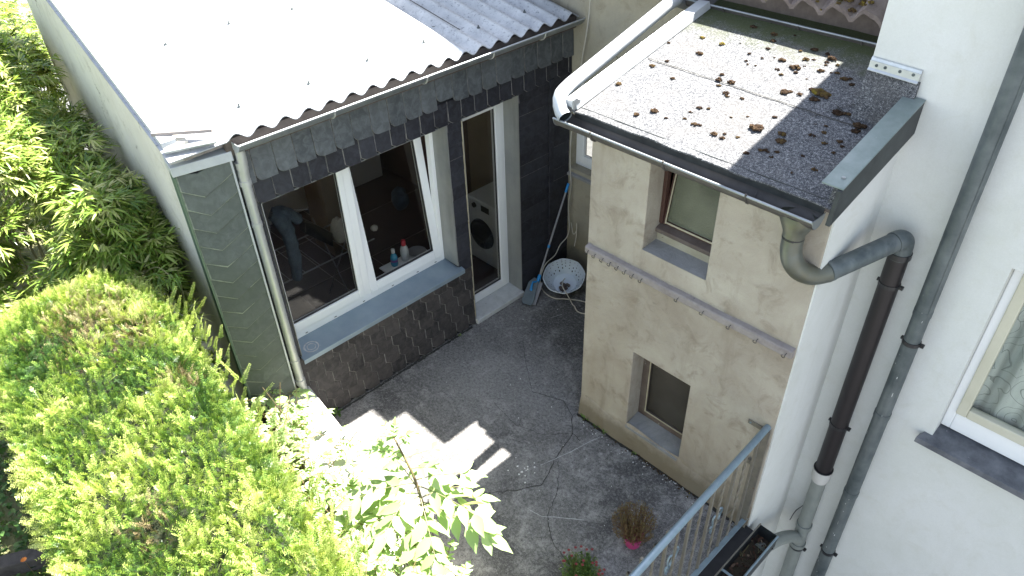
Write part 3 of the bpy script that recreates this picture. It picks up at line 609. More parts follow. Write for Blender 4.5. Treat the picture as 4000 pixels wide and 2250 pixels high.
# outlet box end of the shed gutter next to the pier
gsh=gutter((-1.440,-1.755,2.695),(-1.440,1.49,2.700),.062,(1,0,0),'gutter',M['zinc'],shed,lipmat=M['zinc_pale'])
for k,y in enumerate((-1.05,-.25,.42,1.0)):
    a=arc((-1.440,y,2.697),0,-math.pi,.0665,(1,0,0),(0,0,1),10); MB().tube(a,.006,6).build('gutter_bracket',M['pipe_pale'],gsh,smooth=True)
e=[Vector((-1.440,-1.757,2.695))+Vector((math.cos(t)*.062,0,-math.sin(t)*.062)) for t in np.linspace(0,math.pi,11)]
MB().prism(e,(0,.003,0)).build('gutter_end',M['zinc_pale'],gsh)
# downpipe: outlet, socket, pipe, foot
dp=MB(); q=[(-1.455,-1.725,2.66),(-1.455,-1.728,2.56),(-1.470,-1.735,2.47),(-1.474,-1.737,2.36),(-1.474,-1.737,.78)]
pipe=dp.tube(q,[.033,.032,.036,.033,.033],16).build('downpipe',M['pipe_pale'],shed,smooth=True)
for z0_,r_,h_ in ((2.50,.038,.05),(2.38,.040,.035),(2.06,.037,.03),(.80,.038,.02),(.56,.040,.045)):
    MB().tube([(-1.474 if z0_<2.4 else -1.466,-1.737 if z0_<2.4 else -1.733,z0_),(-1.474 if z0_<2.4 else -1.468,-1.737 if z0_<2.4 else -1.734,z0_+h_)],r_,14).build('pipe_collar',M['pipe_pale'],pipe,smooth=True)
MB().tube([(-1.474,-1.737,.80),(-1.474,-1.737,.58),(-1.46,-1.73,.50),(-1.44,-1.72,.40)],[.034,.034,.030,.026],14).build('pipe_foot',M['pipe_pale'],pipe,smooth=True)
# ---- room inside
rm=MB(); x0,x1,y0,y1=-5.2,-1.735,-1.62,1.45
rm.box(x0,x1-.01,y0-.05,y0,.0,2.55); rm.build('room_wall',M['roomwall'],shed); rm=MB(); rm.box(x0,x1-.01,y1,y1+.03,.0,2.55)
merged(wallgrid(lambda u,v,d:(x0-d,u,v),[-1.62,1.49],[-.1,3.2],[(-1.3,1.1,.55,2.3)],.12,None),'rear_wall',M['cream'],shed); rm.build('room_wall',M['roomwall'],shed); MB().box(-4.45,x1-.01,y0,y1,2.45,2.55).build('ceiling',M['ceiling'],shed)  # opening in the unseen rear wall added to let daylight into the room
MB().hexa([(-5.3,-1.75,3.36),(-4.5,-1.80,3.24),(-4.5,1.48,3.24),(-5.3,1.48,3.36)],[(-5.3,-1.75,3.366),(-4.5,-1.80,3.246),(-4.5,1.48,3.246),(-5.3,1.48,3.366)]).build('fill_rooflight',M['glass'],shed)  # unseen glazing added so the sun brightens the room
MB().box(-5.16,-4.60,-1.5,1.3,.03,.92).build('bounce_block',M['ceiling'],shed,bevel=.01)  # white block added to bounce sunlight back into the room
MB().box(x0,-1.73,y0,y1,-.03,.02).build('room_floor',M['floor'],shed)
jt=MB()
for y in (-1.55,-1.05,-.42,.1): jt.box(x0+.01,x1,y,y+.006,.021,.0225)
for x in (-4.0,-3.2,-2.5): jt.box(x,x+.006,y0,y1,.0235,.025)
jt.build('floor_joint',M['joint'],shed)
MB().box(-3.9,-3.50,-.17,.07,.02,2.2).build('cupboard_side',M['tan'],shed,bevel=.004)
MB().box(-2.9,-2.2,1.37,1.445,.02,2.4).build('wall_panel',M['tan'],shed,bevel=.004)
MB().box(-1.93,-1.765,-.58,-.10,.855,.868).build('inner_shelf',M['pvc'],shed,bevel=.003)
# ================================================================ MAIN HOUSE (back wall, eaves gutter, mossy tiles)
main=thing('main_house','old house with weathered beige wall and moss-covered tiled eaves behind the annexe','building',(-.5,2.5,0))
BX0,BX1,BZ0,BZ1=-1.524,-.70,1.215,2.12
fY=lambda u,v,d:(u,D+d,v)
merged(wallgrid(fY,[-9,3.2],[-3,3.24],[(BX0,BX1,BZ0,BZ1)],.22,None),'back_wall',M['backwall'],main,bevel=.004)
b=MB(); fy=D+.10
for q in ((BX0,BX0+.055,BZ0,BZ1),(BX1-.055,BX1,BZ0,BZ1),(BX0+.055,BX1-.055,BZ0,BZ0+.06),(BX0+.055,BX1-.055,BZ1-.05,BZ1)): b.box(q[0],q[1],fy,fy+.06,q[2],q[3])
bw=b.build('window',M['pvc'],main,bevel=.005)
b=MB()
for q in ((BX0+.055,BX0+.105,BZ0+.06,BZ1-.05),(BX1-.105,BX1-.055,BZ0+.06,BZ1-.05),(BX0+.105,BX1-.105,BZ0+.06,BZ0+.12),(BX0+.105,BX1-.105,BZ1-.1,BZ1-.05)): b.box(q[0],q[1],fy-.012,fy+.04,q[2],q[3])
b.build('sash',M['pvc'],bw,bevel=.005)
MB().box(BX0+.10,BX1-.10,fy+.018,fy+.022,BZ0+.115,BZ1-.095).build('pane',M['glass'],bw)
MB().box(BX0-.05,BX1+.05,fy+.35,fy+.37,BZ0-.2,BZ1+.2).build('room_behind',M['roomwall'],bw)
MB().box(BX0-.0,BX0+.42,fy+.10,fy+.12,BZ0+.62,BZ1+.1).build('curtain',M['sillstone'],bw)
MB().hexa([(BX0-.004,D-.03,BZ0-.075),(BX1,D-.03,BZ0-.075),(BX1,D+.10,BZ0-.075),(BX0-.004,D+.10,BZ0-.075)],[(BX0-.004,D-.03,BZ0-.05),(BX1,D-.03,BZ0-.05),(BX1,D+.10,BZ0-.004),(BX0-.004,D+.10,BZ0-.004)]).build('window_sill',M['sillstone'],main,bevel=.004)
# eaves
mg=gutter((-.335,1.372,3.115),(3.2,1.372,3.122),.068,(0,-1,0),'gutter',M['zinc_brown'],main,lipmat=M['zinc'],lip=.008)
for x in (.05,.62,1.05):
    MB().tube(arc((x,1.372,3.117),0,-math.pi,.072,(0,-1,0),(0,0,1),10),.007,6).build('gutter_bracket',M['zinc_brown'],mg,smooth=True)
MB().prism([Vector((-.337,1.372,3.115))+Vector((0,-math.cos(t)*.068,-math.sin(t)*.068)) for t in np.linspace(0,math.pi,11)],(.003,0,0)).build('gutter_end',M['zinc_brown'],mg)
MB().box(-9,3.2,1.44,1.497,3.10,3.25).build('eaves_board',M['fascia'],main,bevel=.003)
MB().box(-9,-.34,1.22,1.44,3.13,3.16).build('soffit_board',M['fascia'],main,bevel=.003)
# pantiled slope
tp=.20; rows=[];r2=[]
xt=np.arange(-9,3.6,tp/8)
def tz(x,y): 
    ph=(x/tp)%1.0
    return 3.285+.70*(y-1.27)+.030*math.sin(2*math.pi*ph)+.012*math.sin(4*math.pi*ph+.6)
y=1.27; ys=[]
for c in range(14): ys+=[(y,.0),(y+.33,-.028)]; y+=.33
rows=[[(x,yy,tz(x,yy)+dz) for x in xt] for yy,dz in ys]; b=MB(); b.strip(rows)
k=len(b.v); m=len(xt); b.v+=[(x,1.27,tz(x,1.27)-.028) for x in xt]; b.f+=[(j,k+j,k+j+1,j+1) for j in range(m-1)]
tiles=b.build('tiled_roof',M['tile'],main,smooth=True)
MB().box(-.50,3.2,1.50,1.512,3.50,3.725).build('shadow_board',M['zinc'],main)  # unseen board added to give the eaves shadow a straight edge
# attic storey set back on the left part of the roof (casts the stepped shade over yard and sheet roof)
MB().box(-9,-1.44,1.60,6.0,3.30,5.17).build('attic_storey',M['backwall'],main,bevel=.01)
MB().box(-1.44,-1.18,1.60,6.0,3.30,4.73).build('attic_storey',M['backwall'],main,bevel=.01)
MB().box(-1.18,-.67,1.60,4.0,3.30,4.36).build('roof_dormer',M['backwall'],main,bevel=.01)
MB().box(-1.22,-.650,1.585,4.0,4.361,4.385).build('dormer_roof',M['zinc'],main)
# fatter diagonal rainwater pipe that spills into the annexe gutter
dg=thing('rainwater_pipe','pale diagonal rainwater pipe leading down from the upper eaves gutter to the annexe gutter','pipe',(-.2,.6,2.9))
path=[(-.33,1.37,3.06),(-.33,1.36,3.07),(-.315,1.26,3.12),(-.305,1.12,3.10),(-.222,.02,2.875),(-.212,-.05,2.858)]
e=[(-.206,-.080,2.848),(-.196,-.105,2.828),(-.176,-.125,2.795),(-.145,-.140,2.762),(-.105,-.150,2.742)]
b=MB().tube(path[2:]+e,.047,20,cap=False); pipe2=b.build('pipe_body',M['zinc_pale'],dg,smooth=True)
MB().tube([(-.206,-.080,2.848),(-.196,-.105,2.828),(-.176,-.125,2.795),(-.145,-.140,2.762),(-.112,-.149,2.745)],.043,20,cap=False).build('pipe_bore',M['darkzinc'],pipe2,smooth=True)
MB().tube([(-.330,1.27,3.112),(-.327,1.23,3.107)],.052,20).build('pipe_collar',M['zinc'],pipe2,smooth=True)
MB().tube([(-.315,1.372,3.07),(-.32,1.33,3.09),(-.329,1.27,3.112)],[.052,.053,.054],20).build('pipe_elbow',M['zinc'],pipe2,smooth=True)
# ================================================================ ANNEXE
an=thing('rendered_annexe','small two-storey annexe in stained beige render under a mossy felt roof','building',(.8,.3,0))
U0,U1,UZ0,UZ1=.473,.969,1.925,2.66
L0,L1,LZ0,LZ1=.484,.990,.22,1.003
merged(wallgrid(lambda u,v,d:(u,d,v),[0,1.632],[-3.0,2.70],[(U0,U1,UZ0,UZ1),(L0,L1,LZ0,LZ1)],.20,None),'front_wall',M['annexe'],an,bevel=.006,seg=2)
MB().box(0.0,.16,.2005,1.49,-3,2.78).build('side_wall',M['annexe'],an)
ir=MB(); ir.box(.2,1.45,.75,.78,-.2,2.68); ir.box(.2,1.45,.2,.75,-.25,-.2); ir.build('inner_wall',M['roomwall'],an)
# projecting render foot, uneven, with old plaster swelling under the lower window
ft=MB(); rows=[]
for i,x in enumerate(np.linspace(.004,1.63,50)):
    zt=.17+.035*noise.noise(Vector((x*3,0,5)))-(.02 if x<.4 else 0)+(.04 if .5<x<1.0 else 0)+.05*max(0,1-abs(x-.1)/.25)
    th_=.020+.010*noise.noise(Vector((x*4,2,0)))
    rows.append([(x,.0,zt+.03),(x,-th_*.5,zt),(x,-th_,zt*.55),(x,-th_-.010,.0),(x,-th_-.012,-.02)])
ft.strip(rows); ft.build('render_foot',M['annexe'],an,smooth=True)
# ---- upper window
uw=MB(); uw.box(U0+.001,U1-.001,.150,.198,UZ0+.001,UZ0+.075); uw_o=uw.build('window',M['creamwood'],an,bevel=.003)
b=MB(); b.hexa([(U0+.001,.125,UZ0+.085),(U1-.001,.125,UZ0+.085),(U1-.001,.198,UZ0+.080),(U0+.001,.198,UZ0+.080)],[(U0+.001,.125,UZ0+.115),(U1-.001,.125,UZ0+.115),(U1-.001,.198,UZ0+.140),(U0+.001,.198,UZ0+.140)]); b.build('wooden_sill',M['brownwood'],uw_o,bevel=.004)
b=MB()
for q in ((U0+.001,U0+.028,UZ0+.141,UZ1),(U1-.028,U1-.001,UZ0+.141,UZ1),(U0+.028,U1-.028,UZ1-.04,UZ1)): b.box(q[0],q[1],.158,.199,q[2],q[3])
b.build('window_frame',M['darkwood'],uw_o,bevel=.003)
zz0=UZ0+.143; ln=.17
def up_(x,z,d): return (x,.172+d+(z-zz0)*ln,z)
def tiltpanel(b,x0,x1,za,zb,d0,d1): b.hexa([up_(x0,za,d0),up_(x1,za,d0),up_(x1,za,d1),up_(x0,za,d1)],[up_(x0,zb,d0),up_(x1,zb,d0),up_(x1,zb,d1),up_(x0,zb,d1)])
b=MB()
for q in ((U0+.030,U0+.052,zz0,UZ1-.045),(U1-.052,U1-.030,zz0,UZ1-.045)): tiltpanel(b,*q,-.008,.05)
tiltpanel(b,U0+.052,U1-.052,zz0,zz0+.022,-.008,.05); tiltpanel(b,U0+.052,U1-.052,UZ1-.075,UZ1-.045,-.008,.05)
ss=b.build('tilted_sash',M['darkwood'],uw_o,bevel=.002)
b=MB(); tiltpanel(b,U0+.046,U0+.054,zz0+.01,UZ1-.05,-.013,-.0085); tiltpanel(b,U0+.054,U1-.03,zz0+.012,zz0+.022,-.013,-.0085); b.build('putty_bead',M['creamwood'],uw_o)
b=MB(); tiltpanel(b,U0+.05,U1-.05,zz0+.02,UZ1-.07,.004,.008); b.build('pane',M['frosted'],uw_o)
MB().hexa([(U0+.0005,.0,UZ0+.0005),(U1-.0005,.0,UZ0+.0005),(U1-.0005,.149,UZ0+.0005),(U0+.0005,.149,UZ0+.0005)],[(U0+.0005,-.004,UZ0+.004),(U1-.0005,-.004,UZ0+.004),(U1-.0005,.149,UZ0+.014),(U0+.0005,.149,UZ0+.014)]).build('cement_sill',M['sillstone'],uw_o)
# ---- lower window
b=MB()
for q in ((L0+.001,L0+.038,LZ0+.03,LZ1),(L1-.038,L1-.001,LZ0+.03,LZ1),(L0+.038,L1-.038,LZ0+.03,LZ0+.065),(L0+.038,L1-.038,LZ1-.04,LZ1)): b.box(q[0],q[1],.148,.195,q[2],q[3])
lwn=b.build('window',M['brownwood'],an,bevel=.003)
b=MB()
for q in ((L0+.039,L0+.075,LZ0+.066,LZ1-.041),(L1-.075,L1-.039,LZ0+.066,LZ1-.041),(L0+.075,L1-.075,LZ0+.066,LZ0+.105),(L0+.075,L1-.075,LZ1-.08,LZ1-.041)): b.box(q[0],q[1],.140,.185,q[2],q[3])
b.build('sash',M['brownwood'],lwn,bevel=.003)
b=MB(); b.box(L0+.070,L0+.080,.134,.1395,LZ0+.10,LZ1-.08); b.box(L0+.080,L1-.075,.134,.1395,LZ0+.10,LZ0+.110); b.build('putty_bead',M['creamwood'],lwn)
MB().box(L0+.072,L1-.072,.158,.162,LZ0+.10,LZ1-.078).build('pane',M['dirtyglass'],lwn)
b=MB(); rows=[]
for x in np.linspace(L0+.002,L1-.002,16):
    rows.append([(x,.147,LZ0+.034),(x,.08,LZ0+.020+.006*noise.noise(Vector((x*9,1,1)))),(x,.01,LZ0+.006+.006*noise.noise(Vector((x*12,4,1)))),(x,-.014+.006*noise.noise(Vector((x*15,4,8))),LZ0-.006),(x,-.012,LZ0-.03)])
b.strip(rows); b.build('cement_sill',M['sillstone'],lwn,smooth=True)
# ---- white-painted flank, part of the annexe
fw=MB(); fw.hexa([(1.6325,.006,-3),(1.642,.006,-3),(1.642,YW+.05,-3),(1.6325,YW+.05,-3)],[(1.6325,.006,2.90),(1.642,.006,2.90),(1.642,YW+.05,3.03),(1.6325,YW+.05,3.03)]); fw.build('white_flank',M['white'],an)
# ---- roof
def ry(y): return 2.79+.215*(y+.1)
b=MB(); rows=[];rows2=[]
for y in np.linspace(-.085,1.46,26):
    rows.append([(x,y-(.012*(1+noise.noise(Vector((x*5,0,2))))*2 if y<-.08 else 0),ry(y)+.004*noise.noise(Vector((x*5,y*5,0)))-(.006 if y<-.08 else 0)) for x in np.linspace(-.075,1.66,36)])
b.strip(rows); k=len(b.v); m=36
b.v+=[(p[0],p[1],p[2]-.009) for p in rows[0]]; b.f+=[(j,j+1,k+j+1,k+j) for j in range(m-1)]
rf=b.build('felt_roof',M['felt'],an,smooth=True)
MB().hexa([(-.075,-.06,2.73),(1.66,-.06,2.73),(1.66,1.46,3.06),(-.075,1.46,3.06)],[(-.075,-.06,2.786),(1.66,-.06,2.786),(1.66,1.46,3.11),(-.075,1.46,3.11)]).build('roof_deck',M['fascia'],an)
# seam between the two felt sheets
def seam(pts,w,name='felt_seam'):
    b=MB(); A=[];B_=[]
    for i,(x,y) in enumerate(pts):
        n_=noise.noise(Vector((x*11,y*11,0)))*.006; A.append((x,y+n_,ry(y+n_)+.0065)); B_.append((x,y+n_+w,ry(y+n_+w)+.0065))
    b.strip([A,B_]); b.build(name,M['gap'],rf)
seam([(x,.575-.03*x) for x in np.linspace(-.03,1.42,60)],.007)
seam([(1.02+.0*t,.56-.0*t) for t in (0,1)],.004)
for P_ in ([(1.18,.50),(1.25,.62),(1.31,.70),(1.36,.74)],[(1.24,.66),(1.34,.60),(1.45,.52)],[(1.36,.86),(1.50,.76),(1.46,.66),(1.34,.72)],[(1.36,1.02),(1.48,.98)]):
    pts=[]; 
    for (a,c) in zip(P_[:-1],P_[1:]): pts+=[(a[0]+(c[0]-a[0])*t,a[1]+(c[1]-a[1])*t) for t in np.linspace(0,1,8)]
    seam(pts,.008)
# barge edges: bright zinc on the left, green copper cap with dark fascia on the right
b=MB(); b.hexa([(-.150,-.10,ry(-.10)+.004),(-.050,-.10,ry(-.10)+.004),(-.050,1.30,ry(1.30)+.004),(-.150,1.30,ry(1.30)+.004)],[(-.150,-.10,ry(-.10)+.046),(-.066,-.10,ry(-.10)+.050),(-.066,1.30,ry(1.30)+.050),(-.150,1.30,ry(1.30)+.046)])
b.hexa([(-.154,-.10,ry(-.10)-.075),(-.151,-.10,ry(-.10)-.075),(-.151,1.30,ry(1.30)-.075),(-.154,1.30,ry(1.30)-.075)],[(-.154,-.10,ry(-.10)+.046),(-.151,-.10,ry(-.10)+.046),(-.151,1.30,ry(1.30)+.046),(-.154,1.30,ry(1.30)+.046)])
lb_=b.build('barge_flashing',M['zinc_pale'],an,bevel=.003)
MB().prism([(-.075,-.105,2.78),(-.075,-.125,2.80),(-.07,-.125,2.86),(-.07,-.10,2.87),(-.07,-.06,2.84)],(.012,0,0)).build('flashing_tab',M['zinc'],lb_)
def rb(y): return 2.925+.215*(y+.19)          # raised right-hand kerb
yb0,yb1=-.15,.66
b=MB(); b.hexa([(1.582,yb0,rb(yb0)-.010),(1.695,yb0,rb(yb0)-.010),(1.695,yb1,rb(yb1)+.01),(1.582,yb1,rb(yb1)+.01)],[(1.582,yb0,rb(yb0)),(1.695,yb0,rb(yb0)),(1.695,yb1,rb(yb1)+.02),(1.582,yb1,rb(yb1)+.02)])
cc=b.build('copper_cap',M['copper'],an,bevel=.003)
for y in (-.08,.30): MB().tube([(1.655,y,rb(y)-.002),(1.655,y,rb(y)+.008)],.011,8).build('cap_screw',M['zinc'],cc)
b=MB(); b.hexa([(1.667,-.19,2.735),(1.692,-.19,2.735),(1.692,yb1,rb(yb1)-.175),(1.667,yb1,rb(yb1)-.175)],[(1.667,-.16,rb(-.16)-.011),(1.692,-.16,rb(-.16)-.011),(1.692,yb1,rb(yb1)+.005),(1.667,yb1,rb(yb1)+.005)])
b.build('barge_board',M['darkzinc'],an,bevel=.002)
b=MB(); b.hexa([(1.61,-.085,ry(-.085)-.01),(1.666,-.085,ry(-.085)-.01),(1.666,yb1,ry(yb1)-.01),(1.61,yb1,ry(yb1)-.01)],[(1.63,-.085,rb(-.085)-.012),(1.666,-.085,rb(-.085)-.012),(1.666,yb1,rb(yb1)),(1.63,yb1,rb(yb1))])
b.build('roof_kerb',M['felt'],an)
# upstand of felt against the white wall and the perforated steel flashing strip
b=MB(); b.hexa([(1.36,.60,ry(.60)+.002),(1.64,.60,ry(.60)+.002),(1.64,YW-.002,ry(YW)),(1.36,YW-.002,ry(YW))],[(1.36,.652,3.215),(1.64,.652,3.205),(1.64,YW-.002,3.205),(1.36,YW-.002,3.215)]); b.build('felt_upstand',M['felt'],an)
fs=MB(); fs.hexa([(1.366,YW-.024,3.222),(1.634,YW-.024,3.212),(1.634,YW-.018,3.212),(1.366,YW-.018,3.222)],[(1.366,YW-.022,3.262),(1.634,YW-.022,3.252),(1.634,YW-.018,3.252),(1.366,YW-.018,3.262)])
fs.hexa([(1.366,YW-.017,3.262),(1.634,YW-.017,3.252),(1.634,YW-.002,3.254),(1.366,YW-.002,3.264)],[(1.366,YW-.012,3.276),(1.634,YW-.012,3.266),(1.634,YW-.002,3.270),(1.366,YW-.002,3.280)])
fs.hexa([(1.366,YW-.036,3.212),(1.634,YW-.036,3.202),(1.634,YW-.024,3.211),(1.366,YW-.024,3.221)],[(1.366,YW-.036,3.215),(1.634,YW-.036,3.205),(1.634,YW-.024,3.214),(1.366,YW-.024,3.224)])
fso=fs.build('steel_flashing_strip',M['galv'],an)
for x in (1.405,1.452,1.53,1.60): MB().tube([(x,YW-.022,3.241),(x,YW-.026,3.241)],.0085,10).build('screw_hole',M['pipe_grey'],fso)
MB().box(-.075,1.40,1.462,1.492,3.04,3.12).build('wall_flashing',M['darkzinc'],an)
# ---- front gutter, funnel and big elbow pipe
ga_=gutter((-.185,-.112,2.722),(1.600,-.112,2.712),.066,(0,-1,0),'gutter',M['zinc_brown'],an,lipmat=M['zinc'],lip=.008)
MB().box(-.10,1.60,-.064,-.059,2.715,2.80).build('drip_flashing',M['darkzinc'],ga_)
for x in (.13,.68,1.22):
    MB().tube(arc((x,-.112,2.719),.15,-math.pi,.070,(0,-1,0),(0,0,1),10),.007,6).build('gutter_bracket',M['zinc_brown'],ga_,smooth=True)
for x in (-.187,1.600): MB().prism([Vector((x,-.112,2.717))+Vector((0,-math.cos(t)*.067,-math.sin(t)*.067)) for t in np.linspace(0,math.pi,13)],(.004,0,0)).build('gutter_end',M['zinc'],ga_)
fn=MB(); k=0; rows=[]
for (z,rx,ryy) in ((2.685,.100,.064),(2.655,.098,.066),(2.62,.080,.060),(2.585,.062,.054),(2.545,.057,.057)):
    rows.append([(1.495+rx*math.cos(a),-.112+ryy*math.sin(a),z) for a in np.linspace(0,2*math.pi,25)])
fn.strip(rows); fun=fn.build('outlet_funnel',M['pipe_olive'],an,smooth=True)
MB().tube([(1.495,-.112,2.556),(1.495,-.112,2.546)],.059,24).build('funnel_rim',M['black'],fun,smooth=True)
def cr(P,n=8):   # Catmull-Rom through points
    P=[Vector(p) for p in P]; P=[P[0]*2-P[1]]+P+[P[-1]*2-P[-2]]; o=[]
    for i in range(1,len(P)-2):
        for k in range(n):
            t=k/n; o.append(.5*((2*P[i])+(P[i+1]-P[i-1])*t+(2*P[i-1]-5*P[i]+4*P[i+1]-P[i+2])*t*t+(3*P[i]-P[i-1]-3*P[i+1]+P[i+2])*t**3))
    return o+[P[-2]]
el=cr([(1.497,-.112,2.548),(1.500,-.112,2.475),(1.520,-.102,2.400),(1.558,-.068,2.338),(1.605,-.005,2.300),(1.655,.085,2.296)],8)
MB().tube(el,.058,24).build('elbow_pipe',M['pipe_olive'],fun,smooth=True)
arm=[(1.655,.085,2.297),(1.820,.485,2.372)]
MB().tube(arm,.055,24).build('pipe_arm',M['pipe_grey'],fun,smooth=True)
MB().tube([(1.651,.077,2.301),(1.661,.100,2.304)],.0605,24).build('pipe_seam',M['pipe_grey'],fun,smooth=True)
MB().tube([Vector(arm[0])+Vector((.036,-.02,.030)),Vector(arm[1])+Vector((.036,-.02,.030))],.004,6).build('pipe_seam',M['pipe_grey'],fun)
MB().tube(cr([(1.820,.485,2.372),(1.836,.525,2.376),(1.846,.555,2.355),(1.848,.566,2.30),(1.848,.567,2.245)],6),.060,24).build('elbow_pipe',M['pipe_grey'],fun,smooth=True)
# ================================================================ WHITE HOUSE
wh=thing('white_house','tall white-painted house wall on the right with a lace-curtained window','building',(3,2,0))
HX0,HX1,HZ0,HZ1=2.372,3.35,1.085,2.375
merged(wallgrid(lambda u,v,d:(u,YW+d,v),[1.366,7.0],[-3.0,5.2],[(HX0,HX1,1.030,HZ1),(1.366,1.6405,-3.0,3.0)],.25,None),'house_wall',M['white'],wh)
MB().box(1.366,1.616,YW+.25,6.0,3.0,5.2).build('side_wall',M['white'],wh)
MB().box(1.0,7.3,YW+.1,6.2,5.2,5.32).build('house_roof',M['zinc_brown'],wh)
MB().box(HX0-.2,HX1+.2,YW+.6,YW+.62,HZ0-.3,HZ1+.3).build('room_behind',M['roomwall'],wh)
b=MB(); y0=YW+.095
for q in ((HX0+.001,HX0+.055,HZ0+.001,HZ1-.001),(HX0+.055,HX1-.01,HZ0+.001,HZ0+.145),(HX0+.055,HX1-.01,HZ1-.05,HZ1-.001)): b.box(q[0],q[1],y0,y0+.07,q[2],q[3])
hw=b.build('window',M['pvc'],wh,bevel=.006)
b=MB()
for q in ((HX0+.05,HX0+.112,HZ0+.148,HZ1-.05),(HX0+.112,HX1-.01,HZ0+.148,HZ0+.215),(HX0+.112,HX1-.01,HZ1-.12,HZ1-.05)): b.box(q[0],q[1],y0-.016,y0+.04,q[2],q[3])
b.build('sash',M['palewood'],hw,bevel=.007)
MB().box(HX0+.10,HX1,y0+.018,y0+.022,HZ0+.21,HZ1-.11).build('pane',M['glass_clear'],hw)
cu=MB(); rows=[]
for x in np.linspace(HX0+.06,HX1,90): 
    yy=y0+.085+.012*math.sin(x*38)+.006*math.sin(x*91); rows.append([(x,yy,HZ0+.1),(x,yy,HZ1-.09)])
cu.strip(rows); cu.build('lace_curtain',M['lace'],hw,smooth=True)
b=MB(); b.box(HX0-.001,HX0+.02,YW-.004,YW+.006,HZ0,HZ1)
sb=MB(); sb.hexa([(HX0-.072,YW-.072,.992),(HX1+.1,YW-.072,.992),(HX1+.1,YW+.12,1.010),(HX0-.072,YW+.0,1.010)],[(HX0-.072,YW-.072,1.036),(HX1+.1,YW-.072,1.036),(HX1+.1,YW+.12,1.070),(HX0-.012,YW+.12,1.070)])
sb.build('window_sill',M['slab'],wh,bevel=.004)
# ---- downpipes on the white wall
def band(x,z,r,parent,mat,y=.568):
    b=MB(); b.tube([(x,y,z-.013),(x,y,z+.013)],r+.004,20); b.box(x+r+.002,x+r+.024,y-.012,y+.012,z-.009,z+.009); b.box(x-r-.014,x-r-.002,y-.01,y+.01,z-.008,z+.008)
    b.build('pipe_bracket',mat,parent)
dk=thing('dark_downpipe','dark brown downpipe ending in a pale socket, nearer the annexe, with side branch below','pipe',(1.848,.568,1))
b=MB().tube([(1.848,.568,2.262),(1.852,.568,.352)],.058,24); d_=b.build('pipe_upper',M['pipe_dark'],dk,smooth=True)
MB().tube([(1.848,.568,2.285),(1.848,.568,2.250)],.066,24).build('pipe_collar',M['black'],d_,smooth=True)
for z in (2.055,.83): band(1.849,z,.058,d_,M['black'])
MB().tube([(1.852,.568,.362),(1.852,.568,.352)],.069,24).build('pipe_collar',M['black'],dk,smooth=True)
MB().tube([(1.852,.568,.354),(1.852,.568,.27),(1.853,.568,.225)],[.067,.067,.055],24).build('pipe_socket',M['whitesun'],dk,smooth=True)
lw_=MB().tube([(1.853,.568,.25),(1.866,.568,-3.0)],.051,24).build('pipe_lower',M['pipe_plastic'],dk,smooth=True)
for z in (-.33,-.57): MB().tube([(1.857,.568,z-.02),(1.857,.568,z+.02)],.060,24).build('pipe_collar',M['pipe_plastic'],lw_,smooth=True)
band(1.858,-.60,.053,lw_,M['black'])
MB().tube(cr([(1.857,.56,-.52),(1.845,.50,-.44),(1.825,.42,-.365),(1.80,.25,-.25),(1.765,-.02,-.14)],6),[.048]*25,20).build('pipe_branch',M['pipe_plastic'],lw_,smooth=True)
gp=thing('grey_downpipe','long patinated grey-green downpipe with white paint spots, nearer the window','pipe',(2.07,.568,1))
x1_,x2_=2.062,2.078
gp_o=MB().tube([(x1_,.568,5.1),(2.074,.568,1.95)],.0500,24).build('pipe_upper',M['pipe_grey'],gp,smooth=True)
g2=MB().tube([(2.074,.568,1.96),(2.090,.568,-3.0)],.048,24).build('pipe_lower',M['pipe_grey'],gp,smooth=True)
for z in (1.95,1.09,.28): MB().tube([(2.074+(1.95-z)*.0032,.568,z-.01),(2.074+(1.95-z)*.0032,.568,z+.035)],.0515,24).build('pipe_collar',M['pipe_grey'],g2,smooth=True)
for z in (1.735,-.43): band(2.076+(1.7-z)*.003,z,.049,g2,M['black'])
MB().tube([(2.062+.036,.568-.036,5.0),(2.074+.036,.568-.036,1.97)],.003,5).build('pipe_seam',M['pipe_grey'],gp_o)
sp_=MB()
for i in range(60):
    z=random.uniform(-.9,2.3); a=random.uniform(2.6,5.2); r=.0500; cx=2.075+(1.95-z)*.0032; h=random.choice((.002,.003,.004,.008,.016)); w_=random.uniform(.03,.16)
    sp_.strip([[(cx+r*math.cos(a+w_*t*math.cos(t*1.2)),.568+r*math.sin(a+w_*t*math.cos(t*1.2)),z+dz) for t in (-1,0,1)] for dz in (-h,0,h)])
sp_.build('paint_spots',M['chip'],g2)
wr=MB().tube(cr([(1.80,YW-.006,.5),(1.795,YW-.006,.05),(1.79,YW-.006,-.2),(1.74,YW-.006,-.36),(1.72,YW-.006,-.5)],6),.003,6).build('thin_cable',M['black']); tag(wr,'thin dark cable hanging loosely on the white wall beside the grey plastic pipe','cable')
